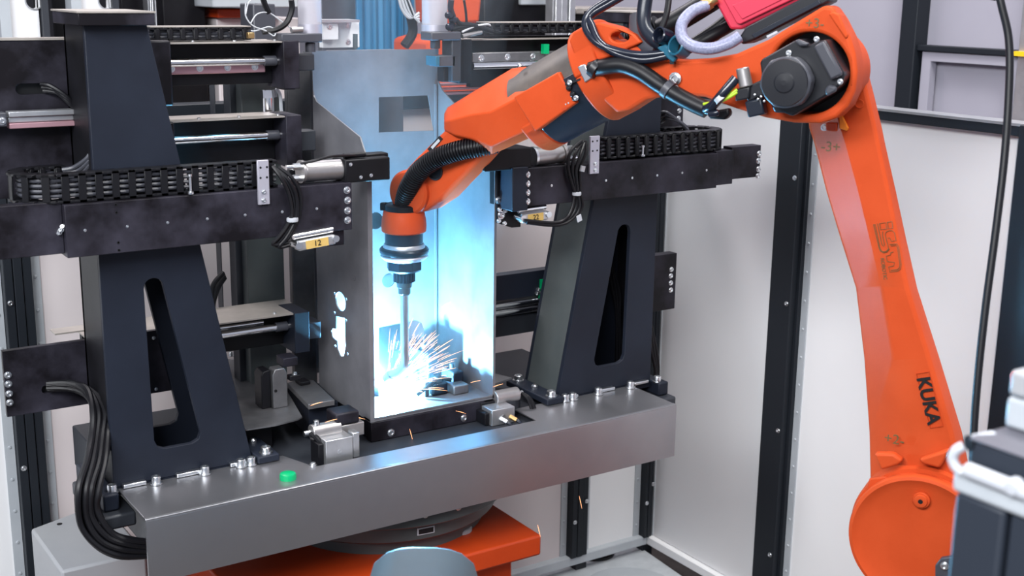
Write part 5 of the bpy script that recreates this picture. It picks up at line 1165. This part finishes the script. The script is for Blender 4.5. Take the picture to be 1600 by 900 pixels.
# ================================================================== ARC, SPARKS
arc_o = thing('welding_arc', arc_p, 'blinding white welding arc at the lower left corner of the workpiece', 'arc')
MB().lathe(arc_p-EZ*0.010, EZ, [(0, 0), (0.007, 0.003), (0.010, 0.010), (0.007, 0.017), (0, 0.020)], 20).build('arc_core', 'arc', arc_o)
pl_ = bpy.data.lights.new('arc_light', 'POINT'); pl_.energy = 185; pl_.color = (0.19, 0.62, 1.0); pl_.shadow_soft_size = 0.012
po = bpy.data.objects.new('arc_light', pl_); COL.objects.link(po); po.location = arc_p+V((0.016, 0.024, 0.014)); adopt(po, arc_o)
sm = bpy.data.materials.new('welding_smoke'); sm.use_nodes = True; nt = sm.node_tree; nt.nodes.clear()
out = nt.nodes.new('ShaderNodeOutputMaterial'); pv = nt.nodes.new('ShaderNodeVolumePrincipled'); pv.inputs['Color'].default_value = (0.9, 0.93, 1, 1); pv.inputs['Anisotropy'].default_value = 0.2
tc_ = nt.nodes.new('ShaderNodeTexCoord'); mp_ = nt.nodes.new('ShaderNodeMapping'); mp_.inputs['Scale'].default_value = (1.6, 1.6, 0.7)
nz = nt.nodes.new('ShaderNodeTexNoise'); nz.inputs['Scale'].default_value = 5; nz.inputs['Detail'].default_value = 3; nz.inputs['Distortion'].default_value = 1.2
mr_ = nt.nodes.new('ShaderNodeMapRange'); mr_.inputs[1].default_value = 0.38; mr_.inputs[2].default_value = 0.75; mr_.inputs[3].default_value = 0.03; mr_.inputs[4].default_value = 0.6
nt.links.new(tc_.outputs['Object'], mp_.inputs[0]); nt.links.new(mp_.outputs[0], nz.inputs['Vector']); nt.links.new(nz.outputs['Fac'], mr_.inputs[0])
nt.links.new(mr_.outputs[0], pv.inputs['Density']); nt.links.new(pv.outputs[0], out.inputs['Volume'])
smoke = MB()
rings_ = [(0.10, 0.0), (0.14, 0.15), (0.17, 0.45), (0.22, 0.8), (0.28, 1.15)]
smoke.lathe((1.34, 2.45, ZW+0.02), EZ, rings_, 24)
tag(smoke.build('welding_smoke', sm), 'thin bluish welding smoke rising through and above the workpiece', 'smoke', None, 'stuff')
random.seed(21)
sk = MB()
def spark(p, d, L, r=0.0006):
    p, d = V(p), V(d).normalized(); g = V((0, 0, -0.12*L)); sk.tube([p, p+d*L*0.5+g*0.3, p+d*L+g], r, 5, smooth=3, radii=[r*0.4, r*1.1, r*0.3])
for i in range(170):
    az = random.uniform(-1.2, 1.3); el = random.uniform(0.08, 1.1); d = V((math.cos(az)*math.cos(el), math.sin(az)*math.cos(el)*0.6-0.15, math.sin(el)))
    s0 = random.uniform(0.02, 0.15); spark(arc_p+d*s0, d, random.uniform(0.015, 0.07), random.uniform(0.0004, 0.0008))
for x, y, Y, dx, dz in ((670, 545, 2.42, 1, 0.7), (693, 491, 2.4, 1, 0.6), (690, 480, 2.5, 1, .5), (735, 598, 2.33, 1, 0.15), (770, 605, 2.3, 1, 0.25), (712, 642, 2.3, 1, -0.3), (640, 670, 2.29, 0.3, -1), (485, 634, 2.25, 0.4, 0.1), (905, 775, 2.0, 0.3, -1), (840, 820, 2.05, 0.3, -1), (570, 655, 2.28, -1, 0.5), (508, 660, 2.24, 0.5, 0.1)):
    spark(at(x, y, Y=Y), (dx, 0, dz), 0.028, 0.0006)
so = sk.build('welding_sparks', 'spark'); tag(so, 'orange welding sparks flying from the arc in the workpiece', 'sparks', None, 'stuff')

# ================================================================== HANGING CABLE, VALVE, FOREGROUND
hcab = MB().tube([dep(1500, -220, 2.0)+EZ*1.6, dep(1520, -180, 2.0)+EZ*0.6]+[dep(x, y, d) for x, y, d in ((1545, -90, 2.0), (1563, 0, 2.0), (1576, 60, 2.0), (1577, 130, 2.0), (1570, 240, 2.0), (1556, 360, 2.0), (1540, 480, 2.0), (1528, 590, 2.0), (1521, 690, 2.0), (1520, 800, 2.0))], 0.0062, 14, smooth=8)
tag(hcab.build('hanging_cable', 'rubber'), 'long black cable hanging down right of the robot arm', 'cable')
vv = thing('shutoff_valve', at(1588, 640, X=XW-0.06), 'chrome shut-off valve with red lever on the far right post', 'valve')
vy = lambda x, y: at(x, y, X=XW-0.06)
MB().prism([vy(x, y) for x, y in ((1580, 584), (1584, 579), (1590, 579), (1594, 584), (1593, 607), (1581, 607))], (-0.008, 0, 0)).build('lever_grip', 'red', vv, bevel=0.003)
MB().prism([vy(x, y) for x, y in ((1581, 607), (1593, 607), (1597, 622), (1586, 622))], (-0.005, 0, 0)).build('lever', 'zinc', vv, bevel=0.001)
MB().cyl(vy(1584, 634), vy(1606, 638), 0.012, 18).build('valve_body', 'chrome', vv, bevel=0.002); MB().cyl(vy(1590, 628), vy(1590, 644), 0.009, 6).build('valve_nut', 'chrome', vv)
MB().cyl(vy(1600, 600), vy(1603, 650), 0.014, 16).build('pipe', 'rubber', vv)
Xf = dep(1500, 740, 1.15).x
fx = lambda x, y, dx=0: at(x, y, X=Xf+dx)
fg = thing('console_cart', fx(1500, 1300), 'blurred foreground cart with slate panel and pale rounded rails', 'cart')
p_tl = fx(1499, 748); 
ynear = 0.1; yfar = p_tl.y; ztop_ = p_tl.z
MB().box((Xf, ynear, 0.02), (Xf+0.5, yfar-0.055, ztop_-0.012)).build('body_panel', 'slate', fg, bevel=0.004)
MB().box((Xf-0.004, yfar-0.052, 0.02), (Xf+0.05, yfar, ztop_-0.012)).build('corner_profile', 'slate', fg, bevel=0.004)
MB().box((Xf-0.003, yfar-0.22, 0.02), (Xf, yfar-0.125, ztop_-0.02)).build('side_profile', 'rail', fg, bevel=0.002)
MB().box((Xf-0.006, ynear, ztop_-0.012), (Xf+0.52, yfar+0.004, ztop_+0.012)).build('rim', 'rail', fg, bevel=0.005, seg=3)
MB().box((Xf+0.004, ynear, ztop_+0.012), (Xf+0.5, yfar-0.004, ztop_+0.038)).build('top_slab', 'slate', fg, bevel=0.003)
MB().box((Xf+0.002, ynear, ztop_+0.038), (Xf+0.5, yfar-0.004, ztop_+0.042)).build('top_sheet', 'cart_lilac', fg, bevel=0.002)
MB().tube([fx(1600, 771, -0.006)+V((0, -0.1, 0)), fx(1580, 761, -0.006), fx(1512, 734, -0.006)], 0.0075, 16, smooth=4).build('handle_bar', 'white', fg)
MB().tube([fx(1506, 740, -0.004), fx(1494, 730, -0.005), fx(1489, 716, -0.005), fx(1494, 704, -0.004), fx(1506, 697, 0.0)], 0.0048, 16, smooth=6).build('corner_grip', 'white', fg)
MB().lathe(fx(1590, 760, -0.004), (-1, 0, 0), [(0.009, 0), (0.009, 0.006), (0.006, 0.010), (0, 0.011)], 20).build('latch', 'white', fg)
r0_, r1_ = fx(1513, 692, 0.004), fx(1552, 684, 0.03)
MB().cyl(r0_.lerp(r1_, 0.12), r1_, 0.0068, 20).build('roller', 'white', fg, bevel=0.001)
MB().cyl(r0_, r0_.lerp(r1_, 0.11), 0.007, 20).build('roller_end', 'rubber', fg)
bxm = thing('pale_case', fx(1570, 690, 0.05), 'pale grey case lying on the foreground cart at the right edge', 'case')
q0 = fx(1566, 680, 0.05)
MB().box((Xf+0.05, q0.y-0.24, ztop_+0.0425), (Xf+0.24, q0.y, ztop_+0.072)).build('lower_shell', 'rail', bxm, bevel=0.004)
MB().box((Xf+0.05, q0.y-0.24, ztop_+0.0725), (Xf+0.24, q0.y, ztop_+0.098)).build('upper_shell', 'cabinet', bxm, bevel=0.005)

# things that come more than once share a group
GROUPS = {'fixture_pylon': 'pylons on the positioner table', 'cross_beam': 'cross beams on the pylons', 'drag_chain': 'drag chains on the fixture', 'slide_unit': 'slide units of the fixture', 'clamp_actuator': 'jaw actuators on the beams', 'bracket_plate': 'perforated brackets on the beams', 'locating_pin': 'upright pins on the beams', 'machine_plate': 'pale machine plates behind the fence', 'aluminium_profile': 'upright aluminium profiles behind the fence', 'rear_column': 'rear columns behind the left beam', 'slide_back_plate': 'blackened plates of the slides', 'foot_clamp': 'valve blocks at the workpiece foot', 'taped_cylinder': 'taped cylinders under the beams', 'top_clamp': 'clamps at the workpiece top', 'clear_cylinder': 'clear cylinders on the top clamps', 'cable_bundle': 'cable bundles on the fixture', 'cable_loop': 'cables hanging from the beams', 'guide_rail': 'short guide rails', 'equipment_rack': 'dark racks behind the fence', 'dark_cabinet': 'black cabinets behind the fence', 'wire_loop': 'wires above the upper slide units'}
for o in bpy.data.objects:
    k = o.name.split('.')[0]
    if o.parent is None and k in GROUPS: o['group'] = GROUPS[k]
